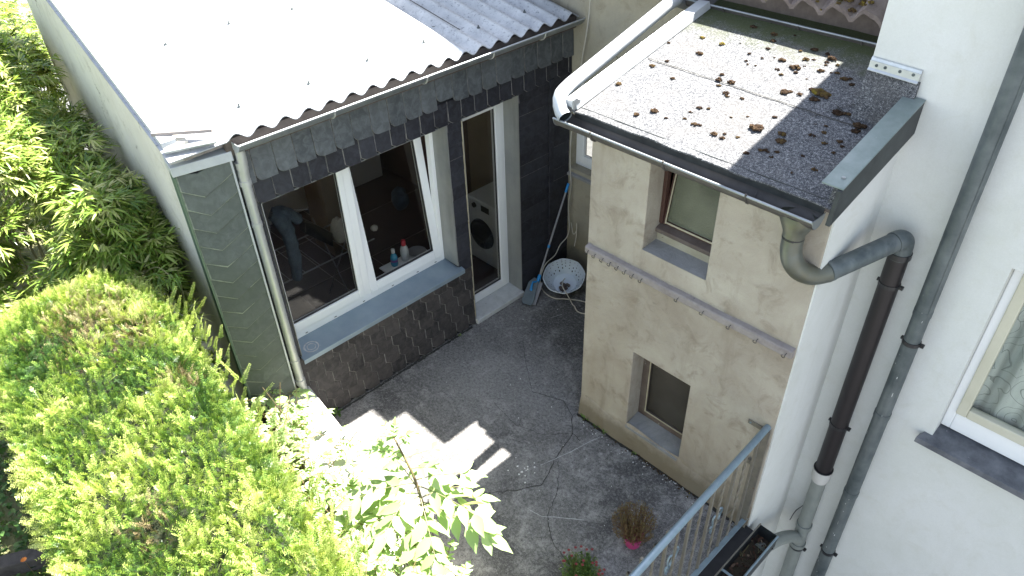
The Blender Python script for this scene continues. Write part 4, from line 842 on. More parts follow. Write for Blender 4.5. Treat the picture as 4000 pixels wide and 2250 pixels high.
# ================================================================ MOSS on the annexe roof and tiles
icov=[]
def clumpmesh(b,c,r,flat=.55,seed=0,nb=9):
    """a lumpy cushion built from many small crumbs"""
    rr=random.Random(seed)
    for i in range(max(5,int(nb*(1+r*60)))):
        a=rr.uniform(0,6.283); q=r*math.sqrt(rr.random())*.9; s=r*rr.uniform(.28,.5)*(1.15-.5*q/r)
        p=Vector(c)+Vector((q*math.cos(a)*1.15,q*math.sin(a)*.9,s*.5+rr.random()*r*.35*(1-q/r)))
        k=len(b.v); n1,n2=6,4
        for j in range(n2+1):
            th=math.pi*j/n2
            for t in range(n1):
                ph=2*math.pi*t/n1; s2=s*(1+rr.uniform(-.28,.28)); b.v.append((p.x+s2*math.sin(th)*math.cos(ph),p.y+s2*math.sin(th)*math.sin(ph),p.z+s2*.75*math.cos(th)))
        for j in range(n2):
            for t in range(n1): b.f.append((k+j*n1+t,k+j*n1+(t+1)%n1,k+(j+1)*n1+(t+1)%n1,k+(j+1)*n1+t))
def mossobj(name,c,r,tone,parent,seed):
    b=MB(); clumpmesh(b,c,r,seed=seed); me=bpy.data.meshes.new(name); me.from_pydata(b.v,[],b.f); me.materials.append(M['moss'])
    a=me.attributes.new('tone','FLOAT','POINT'); rr=random.Random(seed+5); vals=[]
    for i in range(len(b.v)//30): t=min(1,max(0,tone+rr.uniform(-.25,.2))); vals+=[t]*30
    a.data.foreach_set('value',vals); return link(name,me,M['moss'],parent)
MOSS=[(0.13,0.95,0.012),(0.29,0.94,0.012),(0.39,1.0,0.004),(0.58,1.02,0.01),(0.23,0.78,0.014),(-0.03,0.8,0.008),(0.1,0.61,0.01),(0.05,0.52,0.013),(0.26,0.46,0.011),(0.51,0.92,0.008),(0.54,0.84,0.008),(0.57,0.81,0.006),(0.62,0.82,0.006),(0.61,0.91,0.007),(0.67,0.95,0.005),(0.73,0.94,0.014),(0.76,0.84,0.01),(0.81,0.8,0.009),(0.84,0.9,0.02),(0.88,0.94,0.006),(0.87,0.86,0.009),(0.85,1.01,0.015),(0.89,1.03,0.008),(0.97,1.04,0.009),(0.98,1.01,0.007),(0.99,0.94,0.013),(1.05,0.95,0.006),(1.04,1.04,0.008),(0.96,0.83,0.005),(0.5,0.64,0.011),(0.52,0.58,0.015),(0.55,0.53,0.01),(0.6,0.59,0.016),(0.64,0.48,0.014),(0.66,0.46,0.009),(0.75,0.48,0.009),(0.93,0.65,0.018),(0.92,0.63,0.009),(0.95,0.67,0.009),(1.01,0.67,0.012),(0.59,0.28,0.011),(0.64,0.3,0.008),(0.57,0.22,0.008),(0.48,0.1,0.008),(0.58,0.15,0.008),(0.66,0.13,0.012),(0.69,0.14,0.009),(0.8,0.29,0.006),(0.88,0.34,0.006),(0.98,0.27,0.025),(1.01,0.41,0.009),(0.81,0.11,0.013),(0.87,0.1,0.011),(0.86,0.14,0.007),(0.94,0.15,0.008),(0.38,0.12,0.017),(1.06,0.05,0.011),(1.13,0.29,0.016),(1.16,0.23,0.018),(1.19,0.14,0.01),(1.14,0.12,0.013),(1.11,0.11,0.01),(1.19,0.09,0.008),(1.27,0.36,0.011),(1.31,0.41,0.01),(1.29,0.47,0.007),(1.23,0.46,0.005),(1.36,0.33,0.01),(1.42,0.38,0.011),(1.45,0.35,0.008),(1.32,0.18,0.008),(1.35,0.03,0.007),(1.44,0.55,0.022),(1.44,0.5,0.016),(1.45,0.68,0.011),(1.42,0.66,0.007),(1.39,0.63,0.007),(1.1,0.73,0.027),(1.14,0.72,0.023),(1.11,0.66,0.017),(1.05,0.74,0.014),(1.08,0.96,0.01),(0.98,1.08,0.018),(0.93,1.12,0.011),(0.52,1.18,0.016),(0.56,1.11,0.013),(0.35,1.21,0.014),(0.77,1.08,0.009),(1.15,0.92,0.015),(1.17,0.94,0.01),(1.28,0.6,0.019),(1.33,0.62,0.013),(0.84,1.13,0.015),(0.64,1.23,0.007),(1.43,0.11,0.011),(1.44,0.28,0.009),(1.21,0.89,0.011),(-0.01,0.25,0.014),(0.3,0.04,0.013)]
for i,(x,y,r) in enumerate(MOSS):
    tone={0:.95,1:.98,77:.9,78:.85}.get(i,.25+.5*((i*37)%10)/10)
    mossobj('moss_clump',(x,y,ry(y)+.001),r*1.5,tone-.12,rf,i)
b=MB(); rr=random.Random(4)
for i in range(150):
    x=rr.uniform(-.05,1.6); y=rr.uniform(-.05,1.35); r=rr.uniform(.0015,.004); clumpmesh(b,(x,y,ry(y)),r,seed=i,nb=3)
o=b.build('roof_crumbs',M['moss'],rf,fix=False); o['kind']='stuff'
# moss along the tile edges
P=[];U=[];T=[]
rr=random.Random(9)
mt=0
for cx,w_ in ((-.05,.10),(.20,.06),(.62,.16),(.80,.17),(.99,.10),(1.17,.11),(1.30,.09)):
    b=MB()
    for i in range(16 if w_>.08 else 8):
        x=cx+rr.uniform(-w_,w_)*.6; y=1.275+rr.random()*.30; clumpmesh(b,(x,y,tz(x,y)-.004),rr.uniform(.012,.03),seed=mt*50+i)
    me=bpy.data.meshes.new('moss_cushion'); me.from_pydata(b.v,[],b.f); a=me.attributes.new('tone','FLOAT','POINT'); q=[]
    for i in range(len(b.v)//30): q+=[min(1,rr.uniform(.45,1.0))]*30
    a.data.foreach_set('value',q); link('moss_cushion',me,M['moss'],tiles); mt+=1
# ================================================================ HOOK RAIL
hr=thing('hook_rail','grey weathered wooden rail with wire hooks across the beige annexe wall','hook rail',(.8,-.03,1.7))
b=MB()
xs_=np.linspace(.012,1.628,34); rows=[]
for (yy,zz) in ((-.0005,1.765),(-.034,1.757),(-.040,1.748),(-.040,1.706),(-.034,1.698),(-.0005,1.700)):
    rows.append([(x,yy-.0025*noise.noise(Vector((x*6,zz*9,0))),zz-.006*math.sin(x*1.9)+.004*noise.noise(Vector((x*5,1,zz)))) for x in xs_])
b.strip(rows); b.add([r[0] for r in rows],[tuple(range(6))]); b.add([r[-1] for r in rows],[tuple(range(6))]); hb=b.build('rail_board',M['greywood'],hr,bevel=.002)
for i,x in enumerate((.035,.10,.172,.24,.308,.375,.44,.513,.81,1.006,1.205,1.395,1.585)):
    z=1.724-.006*math.sin(x*1.9); c=Vector((x,-.056,z-.012))
    pts=[(x+.012,-.030,z+.010),(x+.010,-.052,z+.006)]+[tuple(c+Vector((.011*math.cos(a),-.004*math.sin(a),.012*math.sin(a)))) for a in np.linspace(.4,-4.4,12)]
    MB().tube(pts,.0022,6).build('wire_hook',M['black'],hr,smooth=True)
# ================================================================ RAILING + TROUGH GUTTER
rl=thing('steel_railing','blue-grey galvanised railing with upright bars along the terrace edge','railing',(1.59,-.6,0))
RX=1.592
MB().tube([(RX,-.005,1.055),(RX+.022,-.9,1.04),(RX+.065,-2.6,1.01)],.023,16).build('top_rail',M['rail'],rl,smooth=True)
MB().box(RX-.034,RX+.034,-.030,-.022,-.0,1.04).build('wall_post',M['ironbar'],rl,bevel=.002)
MB().box(RX+.0,RX+.036,-2.6,.02,.085,.094).build('bottom_rail',M['rail'],rl,bevel=.002)
i=0; y=-.105
while y>-2.5:
    b=MB().box(RX-.009,RX+.009,y-.009,y+.009,.02,1.03)
    if i%2: 
        b=MB(); n=40; 
        for k in range(n):   # twisted square bar
            pass
        rows=[]
        for k in range(n+1):
            z=.02+1.01*k/n; t=(k/n)*14 if .1<k/n<.9 else (1.4 if k/n<=.1 else 12.6); rows.append([(RX+.0095*math.cos(t+a),y+.0095*math.sin(t+a),z) for a in (0,1.5708,3.1416,4.7124,6.2832)])
        b.strip(rows)
    b.build('baluster',M['ironbar'],rl); y-=.122; i+=1
bk=MB(); bk.box(1.455,1.575,-.010,-.003,.995,1.03); bk.box(1.575,1.600,-.030,-.003,.995,1.03); bko=bk.build('wall_bracket',M['ironbar'],rl,bevel=.002)
MB().tube([(1.475,-.012,1.012),(1.475,-.006,1.012)],.008,8).build('bracket_bolt',M['rail'],bko)
b=MB(); b.box(1.50,1.585,-.028,-.022,.66,.70); b.build('wall_bracket',M['ironbar'],rl)
for yc,zc in ((-.40,.44),(-.92,.55),(-1.44,.62)):
    b=MB()
    for (dy,dz,w_,h_) in ((-.022,-.01,.026,.058),(.030,.028,.022,.058),(-.045,-.085,.018,.034)):
        b.tube([(1.565+.004*math.sin(a*2),yc+dy+w_*math.cos(a),zc+dz+h_*math.sin(a)) for a in np.linspace(0,6.2832,22)],.0065,8,cap=False)
    b.build('chain_link_ornament',M['rail'],rl,smooth=True)
MB().tube(cr([(1.565,-.12,.30),(1.565,-.40,.37),(1.565,-.75,.40),(1.565,-1.0,.38),(1.565,-1.5,.42),(1.565,-2.4,.4)],6),.003,6).build('hanging_wire',M['ironbar'],rl)
# terrace drip edge and leaf-filled box gutter hung on it
tr=thing('box_gutter','zinc box gutter full of dead leaves along the terrace edge behind the railing','gutter',(1.76,-.6,-.05))
yA,yB=.092,-2.6
b=MB(); b.hexa([(1.690,yA,-.14),(1.694,yA,-.14),(1.694,yB,-.14),(1.690,yB,-.14)],[(1.690,yA,-.002),(1.694,yA,-.002),(1.694,yB,-.002),(1.690,yB,-.002)])
b.box(1.694,1.832,yB,yA,-.144,-.140); b.box(1.832,1.836,yB,yA,-.14,-.012); b.box(1.694,1.832,yA-.004,yA,-.14,-.006)
tg=b.build('gutter_trough',M['darkzinc'],tr)
MB().tube([(1.834,yA,-.010),(1.834,yB,-.014)],.008,8).build('rolled_lip',M['rail'],tg,smooth=True)
MB().tube([(1.692,yA,.002),(1.692,-.3,.004),(1.692,yB,.0)],.006,6).build('inner_lip',M['ironbar'],tg)
for y in (-.42,-1.1): MB().box(1.690,1.840,y-.01,y+.01,-.006,-.003).build('gutter_strap',M['rail'],tg)
nL=420; P=np.stack([rng.uniform(1.70,1.826,nL),rng.uniform(-2.2,.08,nL),rng.uniform(-.128,-.075,nL)],1)
DD=rng.normal(size=(nL,3)); DD[:,2]*=.35; UU=rng.normal(size=(nL,3))*.4+np.array([0,0,1.])
o=scatter('leaf_litter',M['deadleaf'],[(0,0,0),(.3,.5,.05),(.7,.42,.1),(1,0,.02),(.7,-.42,.1),(.3,-.5,.05)],[(0,1,2,3),(0,3,4,5)],P,DD,UU,rng.uniform(.015,.05,nL),rng.uniform(.008,.022,nL),rng.random(nL)**2,tr); o['kind']='stuff'
MB().box(1.695,1.831,yB,yA-.005,-.139,-.118).build('rotted_silt',M['soil'],tr)
b=MB(); rr=random.Random(3)
for i in range(26):
    x=rr.uniform(1.71,1.82); y=rr.uniform(-1.6,.05); a=rr.uniform(0,3.14); l_=rr.uniform(.03,.10); b.tube([(x,y,-.08),(x+l_*.4*math.cos(a),y+l_*math.sin(a),-.06+rr.uniform(-.01,.02))],.0014,5)
b.build('dry_twigs',M['twig'],tr)
MB().hexa([(1.60,-2.6,.0045),(1.688,-2.6,.0045),(1.688,-.001,.0045),(1.60,-.001,.0045)],[(1.60,-2.6,.010),(1.688,-2.6,.008),(1.688,-.001,.008),(1.60,-.001,.010)]).build('deck_edge_felt',M['backing'],tr)
# ================================================================ COURTYARD: cracks, pale scratches, chips, gravel
def crack(pts,w,mat,seed,z=.0035,jag=.012):
    b=MB(); pts=[Vector((*p,0)) for p in pts]; P=[]
    for a,c in zip(pts[:-1],pts[1:]):
        n=max(3,int((c-a).length/.02))
        for t in range(n): P.append(a+(c-a)*t/n)
    P.append(pts[-1]); A=[];B_=[]
    for i,p in enumerate(P):
        d=(P[min(i+1,len(P)-1)]-P[max(i-1,0)]).normalized(); nn=Vector((-d.y,d.x,0)); o=nn*jag*(noise.noise(p*16+Vector((seed,0,0)))+.6*noise.noise(p*45+Vector((seed,3,0))))
        ww=w*(.35+.9*abs(noise.noise(p*22+Vector((seed,9,0))))+.3*random.random()); A.append(tuple(p+o+nn*ww)+()); B_.append(tuple(p+o-nn*ww))
    b.strip([[(a[0],a[1],z) for a in A],[(a[0],a[1],z) for a in B_]]); return b
ck=[([(-.46,-.12),(-.176,-.008),(.0,-.10),(.117,-.23),(.222,-.248)],.0035),([(.117,-.23),(.195,-.50),(.30,-.80),(.21,-.93)],.0035),([(.433,-.764),(.53,-.97),(.70,-1.1),(.91,-1.15)],.003),([(-1.0,.3),(-.7,.05),(-.46,-.12)],.002),([(.22,-.93),(.05,-1.15),(-.1,-1.4)],.003),([(.43,-.76),(.33,-.62),(.2,-.5)],.0025),([(-.6,-.45),(-.3,-.5),(-.05,-.42),(.12,-.23)],.0018)]
bb=MB()
for i,(p_,w_) in enumerate(ck): c_=crack(p_,w_*1.15,None,i*7.3); bb.add(c_.v,c_.f)
co=bb.build('concrete_cracks',M['gap'],fix=False); struct(co)
bb=MB()
for i,p_ in enumerate(([(.16,-.66),(.24,-.40),(.27,-.25)],[(.27,-.24),(.31,-.10)],[(.50,-1.0),(.58,-.93),(.75,-.80)],[(-1.05,.72),(-1.0,.85)],[(.40,-1.02),(.50,-1.0)])): c_=crack(p_,.0034,None,i*3.1+50,.0042,.004); bb.add(c_.v,c_.f)
struct(bb.build('chalk_scratches',M['scratch'],fix=False))
bb=MB(); rr=random.Random(21)
for i in range(120):
    if i<14: x=.10+rr.gauss(0,.05); y=-.80+rr.gauss(0,.07); s_=rr.uniform(.004,.010)
    elif i<70: t=rr.random(); x=.05+1.45*t; y=-.045-rr.random()**2*.12; s_=rr.uniform(.002,.005)
    else: x=rr.uniform(-1.3,1.5); y=rr.uniform(-1.6,1.2); s_=rr.uniform(.0015,.0045)
    if -.0<x<1.7 and y>-.04: continue
    n=5; bb.prism([(x+s_*rr.uniform(.6,1.3)*math.cos(6.283*k/n),y+s_*rr.uniform(.6,1.3)*math.sin(6.283*k/n),.002) for k in range(n)],(0,0,.004))
o=bb.build('paint_chips',M['chip']); o['kind']='stuff'; tag(o,'scattered white paint chips on the dark courtyard concrete','paint chips')
bb=MB()
for i in range(420):
    y=rr.uniform(-1.66,.12); x=XF+.012+abs(rr.gauss(0,.018)); s_=rr.uniform(.002,.006); clumpmesh(bb,(x,y,0),s_,seed=i,nb=1)
o=bb.build('gravel',M['pebble'],fix=False); o['kind']='stuff'; tag(o,'fine dark gravel and crumbs gathered along the foot of the slate wall','gravel')
bb=MB(); rr=random.Random(64)
for i in range(240):
    x=rr.uniform(.0,1.56); y=-.030-abs(rr.gauss(0,.022)); clumpmesh(bb,(x,y,0),rr.uniform(.003,.010)*(1.3 if .55<x<1.2 else .9),seed=i,nb=1)
me=bpy.data.meshes.new('moss_strip'); me.from_pydata(bb.v,[],bb.f); a_=me.attributes.new('tone','FLOAT','POINT'); q=[]
for i in range(len(bb.v)//30): q+=[max(0,min(1,rr.gauss(.3,.3)))]*30
a_.data.foreach_set('value',q); o=link('moss_strip',me,M['moss']); o['kind']='stuff'; tag(o,'dark moss and crumbled dirt in the gap along the foot of the beige annexe','moss')
struct(crack([(.0,-.040),(.5,-.036),(1.0,-.036),(1.58,-.034)],.022,None,88,.0028,.012).build('foot_joint',M['gap'],fix=False))
struct(crack([(-1.5,-1.62),(-1.5,-.8),(-1.505,.1)],.018,None,90,.0028,.008).build('wall_joint',M['gap'],fix=False))
# ================================================================ MOP, BASKET, CABLE
mp=thing('flat_mop','flat grey mop with blue joint leaning in the dark courtyard corner','mop',(-1.42,.86,0))
h0=Vector((-1.405,.94,.20)); h1=Vector((-1.440,1.40,1.10)); 
MB().tube([h0,h1],.0105,12).build('handle',M['handle'],mp,smooth=True)
dv=(h1-h0)
MB().tube([h1-dv*.09,h1,h1+dv*.003],[.013,.0135,.008],12).build('grip',M['blue'],mp,smooth=True)
MB().tube([h0+dv*.33,h0+dv*.36],.014,12).build('handle_clamp',M['blue'],mp,smooth=True)
MB().tube([h0-dv*.05,h0-dv*.02,h0+dv*.03,h0+dv*.04],[.013,.019,.018,.012],12).build('joint',M['blue'],mp,smooth=True)
c0=Vector((-1.352,.705,.020)); c1=Vector((-1.44,.93,.185)); ax=(c1-c0); sd_=Vector((.055,.018,0)); nn=ax.cross(sd_).normalized(); 
if nn.z<0: nn=-nn
b=MB()
o4=[c0-sd_*.75,c0+sd_*.9,c0+ax*.18+sd_*1.15,c0+ax*.95+sd_*.7,c0+ax*1.02-sd_*.2,c0+ax*.8-sd_*1.0,c0+ax*.12-sd_*1.1]
b.prism(o4,nn*.012); hd=b.build('mop_head',M['mop'],mp,bevel=.003)
b=MB(); b.prism([p_-nn*.02+Vector((.01,.01,-.004)) for p_ in [c0+ax*.1-sd_*1.1,c0+ax*.05+sd_*1.3,c0+ax*.9+sd_*1.25,c0+ax*.95-sd_*.9]],nn*.014); b.build('mop_pad',M['handle'],hd,bevel=.004)
b=MB(); b.tube([c0+ax*.52+nn*.014,c0+ax*.62+nn*.035,c0+ax*.80+nn*.045,h0-dv*.04],[.014,.012,.009,.010],10); b.box(*[q for k in range(3) for q in ((c0+ax*.55)[k]-.015,(c0+ax*.55)[k]+.015)]); b.build('swivel',M['blue'],hd,bevel=.003)
bk_=thing('plastic_basket','white perforated ribbed plastic basket tipped in the corner between slate and back wall','basket',(-1.25,1.15,0))
cc_=Vector((-1.245,1.145,.20)); axb=Vector((.28,-.42,1)).normalized(); sx=axb.cross(Vector((0,0,1))).normalized(); sy=sx.cross(axb)
sx=Vector((.68,.73,0)); sx=(sx-axb*sx.dot(axb)).normalized(); sy=axb.cross(sx)
def bowl(r0,r1,h,th,n=96,m=10,flip=False):
    rows=[]
    for j in range(m+1):
        t=j/m; r=r1+(r0-r1)*math.sin(t*math.pi/2)**1.0; z=-h*(1-t)**1.35 if True else 0
        rows.append([tuple(cc_+sx*((r-th)*(1-.030*abs(math.sin(4*a))*(1 if t<.99 else 1))*math.cos(a))+sy*((r-th)*(1-.030*abs(math.sin(4*a)))*.93*math.sin(a))+axb*z) for a in np.linspace(0,2*math.pi,n+1)])
    return rows
r_o=bowl(.215,.125,.165,0); 
b=MB(); b.strip(r_o); b.build('basket_shell',M['basket_out'],bk_,smooth=True)
r_i=bowl(.215,.125,.165,.004); b=MB(); b.strip([[tuple(Vector(p)+axb*.003) for p in r] for r in r_i]); b.add([tuple(Vector(p)+axb*.003) for p in r_i[0][:-1]],[tuple(range(96))]); b.build('basket_lining',M['basket'],bk_,smooth=True)
b=MB(); b.tube([Vector(p) for p in r_o[-1]],.006,8,cap=False); b.build('basket_rim',M['basket'],bk_,smooth=True)
b=MB(); rr=random.Random(5)
for j,t in ((2,.2),(3,.3),(4,.42),(5,.52),(6,.62),(7,.72),(8,.82),(9,.9)):
    for k in range(26):
        if (k+j)%2 : continue
        if rr.random()<.12: continue
        i_=int((k/26)*96); p=Vector(r_i[j][i_]); inw=(cc_-axb*.05-p).normalized(); q=p+inw*.0045+axb*.003
        t1=(Vector(r_i[j][(i_+1)%96])-p).normalized(); t2=t1.cross(inw).normalized(); s_=rr.uniform(.007,.011)
        b.add([q+t1*s_*.55+t2*s_,q-t1*s_*.55+t2*s_,q-t1*s_*.55-t2*s_,q+t1*s_*.55-t2*s_],[(0,1,2,3)])
b.build('basket_holes',M['black'],bk_,fix=False)
b=MB()
for i in range(7): 
    a=rr.uniform(0,6.28); p=cc_-axb*.14+sx*rr.uniform(-.06,.07)+sy*rr.uniform(-.1,-.02); b.box(p.x-.022,p.x+.022,p.y-.012,p.y+.014,p.z,p.z+.022)
cg_=b.build('clothes_pegs',M['brownwood'],None); tag(cg_,'small heap of dark wooden pegs and rags lying in the white basket','clothes pegs')
cab=MB().tube(cr([(-1.288,1.445,3.02),(-1.295,1.455,2.88),(-1.315,1.455,2.66),(-1.39,1.455,2.2),(-1.455,1.455,1.76),(-1.475,1.455,1.45),(-1.465,1.45,1.22),(-1.45,1.45,1.06),(-1.47,1.44,.80),(-1.44,1.43,.58),(-1.47,1.43,.44),(-1.50,1.36,.36),(-1.47,1.25,.30),(-1.46,1.10,.27),(-1.475,1.05,.15),(-1.48,1.04,.02),(-1.36,.985,.009),(-1.23,.985,.009),(-1.13,1.06,.009),(-.95,1.16,.009),(-.6,1.2,.009)],8),.0055,8).build('white_cable',M['cable'],smooth=True)
tag(cab,'long cream cable running down the back wall corner past the basket','cable')
cab2=MB().tube(cr([(-1.28,1.20,.12),(-1.20,1.08,.19),(-1.13,1.0,.20),(-1.06,1.0,.13),(-1.03,1.04,.012),(-.99,1.03,.009),(-.90,.99,.009),(-.75,1.05,.009),(-.5,1.1,.009)],8),.0055,8).build('white_cable',M['cable'],smooth=True)
tag(cab2,'cream cable looping out over the basket rim onto the floor','cable')
cab3=MB().tube(cr([(-1.44,1.455,.62),(-1.40,1.45,.50),(-1.36,1.45,.56),(-1.365,1.455,.64),(-1.36,1.45,.50),(-1.355,1.42,.38)],8),.004,6).build('white_cable',M['cable'],smooth=True)
tag(cab3,'short cream cable loop hanging on the back wall just above the basket','cable')
# ================================================================ THINGS INSIDE THE OUTBUILDING
wm=thing('washing_machine','white front-loading washing machine seen through the glazed door','washing machine',(-2.18,1.1,0))
mx0,mx1,my,mz=-2.42,-1.945,.90,.80
MB().box(mx0,mx1,my,my+.45,.03,mz).build('body',M['appliance'],wm,bevel=.012)
MB().box(mx0+.01,mx1-.01,my-.010,my-.001,mz-.13,mz-.012).build('control_panel',M['appliance'],wm,bevel=.004)
dcx=(mx0+mx1)/2-.02; dcz=.40
MB().tube([(dcx,my-.001,dcz),(dcx,my-.02,dcz),(dcx,my-.024,dcz)],[.178,.172,.165],40).build('door_ring',M['black'],wm,smooth=True)
MB().tube([(dcx,my-.024,dcz),(dcx,my-.05,dcz),(dcx,my-.055,dcz)],[.14,.11,.05],36).build('door_glass',M['rubber'],wm,smooth=True)
MB().tube([(-2.29,my-.010,mz-.07),(-2.29,my-.028,mz-.07)],.028,20).build('dial',M['black'],wm,smooth=True)
MB().box(-2.19,-2.07,my-.013,my-.0105,mz-.105,mz-.035).build('display',M['rubber'],wm)
def lathe(prof,c,n=18):
    b=MB(); rows=[[(c[0]+r*math.cos(a),c[1]+r*math.sin(a),c[2]+z) for a in np.linspace(0,2*math.pi,n+1)] for r,z in prof]; b.strip(rows); return b
SZ=.869
bt=thing('detergent_bottle','blue plastic detergent bottle with purple label and pale cap on the inner sill','bottle',(-1.86,-.455,SZ))
lathe([(0.001,0),(.030,0),(.033,.01),(.033,.085),(.026,.11),(.014,.125),(.014,.14)],(-1.86,-.455,SZ)).build('bottle_body',M['bottle_blue'],bt,smooth=True)
lathe([(.0335,.045),(.0337,.07)],(-1.86,-.455,SZ)).build('bottle_label',M['purple'],bt)
lathe([(.017,.135),(.017,.17),(.012,.175),(.001,.176)],(-1.86,-.455,SZ)).build('bottle_cap',M['bottle_white'],bt,smooth=True)
bt=thing('detergent_bottle','white plastic bottle with red cap on the inner sill beside the blue one','bottle',(-1.86,-.335,SZ))
lathe([(0.001,0),(.034,0),(.038,.012),(.038,.11),(.030,.14),(.018,.155),(.018,.165)],(-1.86,-.335,SZ)).build('bottle_body',M['bottle_white'],bt,smooth=True)
lathe([(.022,.158),(.024,.175),(.020,.21),(.010,.215),(.001,.216)],(-1.86,-.335,SZ)).build('bottle_cap',M['red'],bt,smooth=True)
pl=lathe([(.001,.004),(.055,.006),(.085,.022),(.088,.024),(.084,.020),(.05,.0),(.001,0)],(-1.86,-.20,SZ),30).build('glass_dish',M['handle'],smooth=True); tag(pl,'shallow grey dish on the inner sill right of the bottles','dish')
# drying rack with trousers, bag, cloths
dr_=thing('drying_rack','folding drying rack of thin white wire inside the room','drying rack',(-2.6,-1.1,0))
b=MB()
for y in (-1.45,-1.3,-1.15,-1.0,-.85,-.7): b.tube([(-2.70,y,.98),(-2.20,y,.98)],.004,6)
for x in (-2.70,-2.20): b.tube([(x,-1.5,.98),(x,-.42,.98)],.007,6)
b.build('rack_wires',M['handle'],dr_)
b=MB()
for s_ in (-1,1): b.tube([(-2.65+.28*s_,-1.5,.05),(-2.65-.28*s_,-1.5,.98)],.007,6); b.tube([(-2.65+.28*s_,-.62,.05),(-2.65-.28*s_,-.62,.98)],.007,6)
b.tube([(-2.20,-1.5,.98),(-2.12,-1.36,1.72),(-2.10,-1.05,1.62)],.005,6)
b.build('rack_leg',M['handle'],dr_)
def cloth(name,x0,x1,y0,y1,ztop,zdrop,mat,label,cat,seed):
    b=MB(); rows=[]
    path=[(-.08,-zdrop*.8),(-.05,-zdrop*.4),(-.03,-.02),(0,.006),(.03,-.02),(.05,-zdrop*.5),(.07,-zdrop)]
    for u in np.linspace(0,1,22):
        x=x0+(x1-x0)*u; rows.append([(x,(y0+y1)/2+dy*(y1-y0)/.16+.02*noise.noise(Vector((x*9,dy*30,seed))),ztop+dz+.02*noise.noise(Vector((x*7,dz*5,seed+2)))) for dy,dz in path])
    b.strip(rows); rows2=[[(p[0],p[1]+.004,p[2]) for p in r] for r in rows]; b.strip(rows2); o=b.build(name,mat,smooth=True,fix=False); tag(o,label,cat); return o
jb=MB(); 
for (pts,rs) in (([(-2.13,-1.34,1.70),(-2.10,-1.30,1.64),(-2.09,-1.27,1.50),(-2.09,-1.26,1.30),(-2.09,-1.28,1.05)],[.05,.065,.06,.052,.045]),([(-2.13,-1.34,1.70),(-2.12,-1.27,1.68),(-2.12,-1.19,1.62),(-2.12,-1.14,1.55)],[.05,.055,.052,.045])):
    p_=cr(pts,6); rr_=np.interp(np.linspace(0,1,len(p_)),np.linspace(0,1,len(rs)),rs); k=len(jb.v); jb.tube(p_,list(rr_),16)
    jb.v[k:]=[tuple(Vector(v)+Vector((noise.noise(Vector(v)*14),noise.noise(Vector(v)*14+Vector((5,0,0))),0))*.018) for v in jb.v[k:]]
j_=jb.build('blue_jeans',M['denim'],smooth=True); tag(j_,'faded blue jeans hung up to dry behind the left window pane','jeans')
def sack(name,c,r,mat,label,cat,seed):
    b=MB(); n1,n2=24,14; rows=[]
    for j in range(n2+1):
        th=math.pi*j/n2; rows.append([]) 
        for t in range(n1+1):
            a=2*math.pi*(t%n1)/n1; d=Vector((math.sin(th)*math.cos(a),math.sin(th)*math.sin(a),math.cos(th))); q=1+.16*noise.noise(d*3+Vector((seed,0,0)))+.06*noise.noise(d*9+Vector((seed,2,0))); rows[-1].append((c[0]+d.x*r[0]*q,c[1]+d.y*r[1]*q,c[2]+d.z*r[2]*q))
    b.strip(rows); o=b.build(name,mat,smooth=True); tag(o,label,cat)
sack('laundry_bag',(-2.36,-.67,1.12),(.07,.075,.13),M['whitecloth'],'crumpled off-white laundry bag standing left of the window mullion','bag',1)
sack('grey_bag',(-2.8,.32,.84),(.09,.09,.13),M['denim'],'dull grey bag hanging deep in the room behind the tilted sash','bag',4)
sack('white_cloth',(-2.10,-.46,1.16),(.03,.035,.03),M['whitecloth'],'small crumpled white cloth beside the window mullion','cloth',8)
b=MB().hexa([(-2.45,-1.0,1.24),(-2.35,-1.0,1.24),(-2.35,-.76,.98),(-2.45,-.76,.98)],[(-2.45,-.98,1.38),(-2.35,-.98,1.38),(-2.35,-.74,1.12),(-2.45,-.74,1.12)]).build('black_case',M['black'],bevel=.01); tag(b,'long black case lying behind the jeans','case')
pc_=MB().box(-3.15,-2.84,-1.10,-.84,.026,.03).build('sun_patch',M['joint']); tag(pc_,'tan sheet standing in for a patch of sunlight on the floor inside the left window corner','mat')  # pale sheet stands in for sunlight falling on the floor
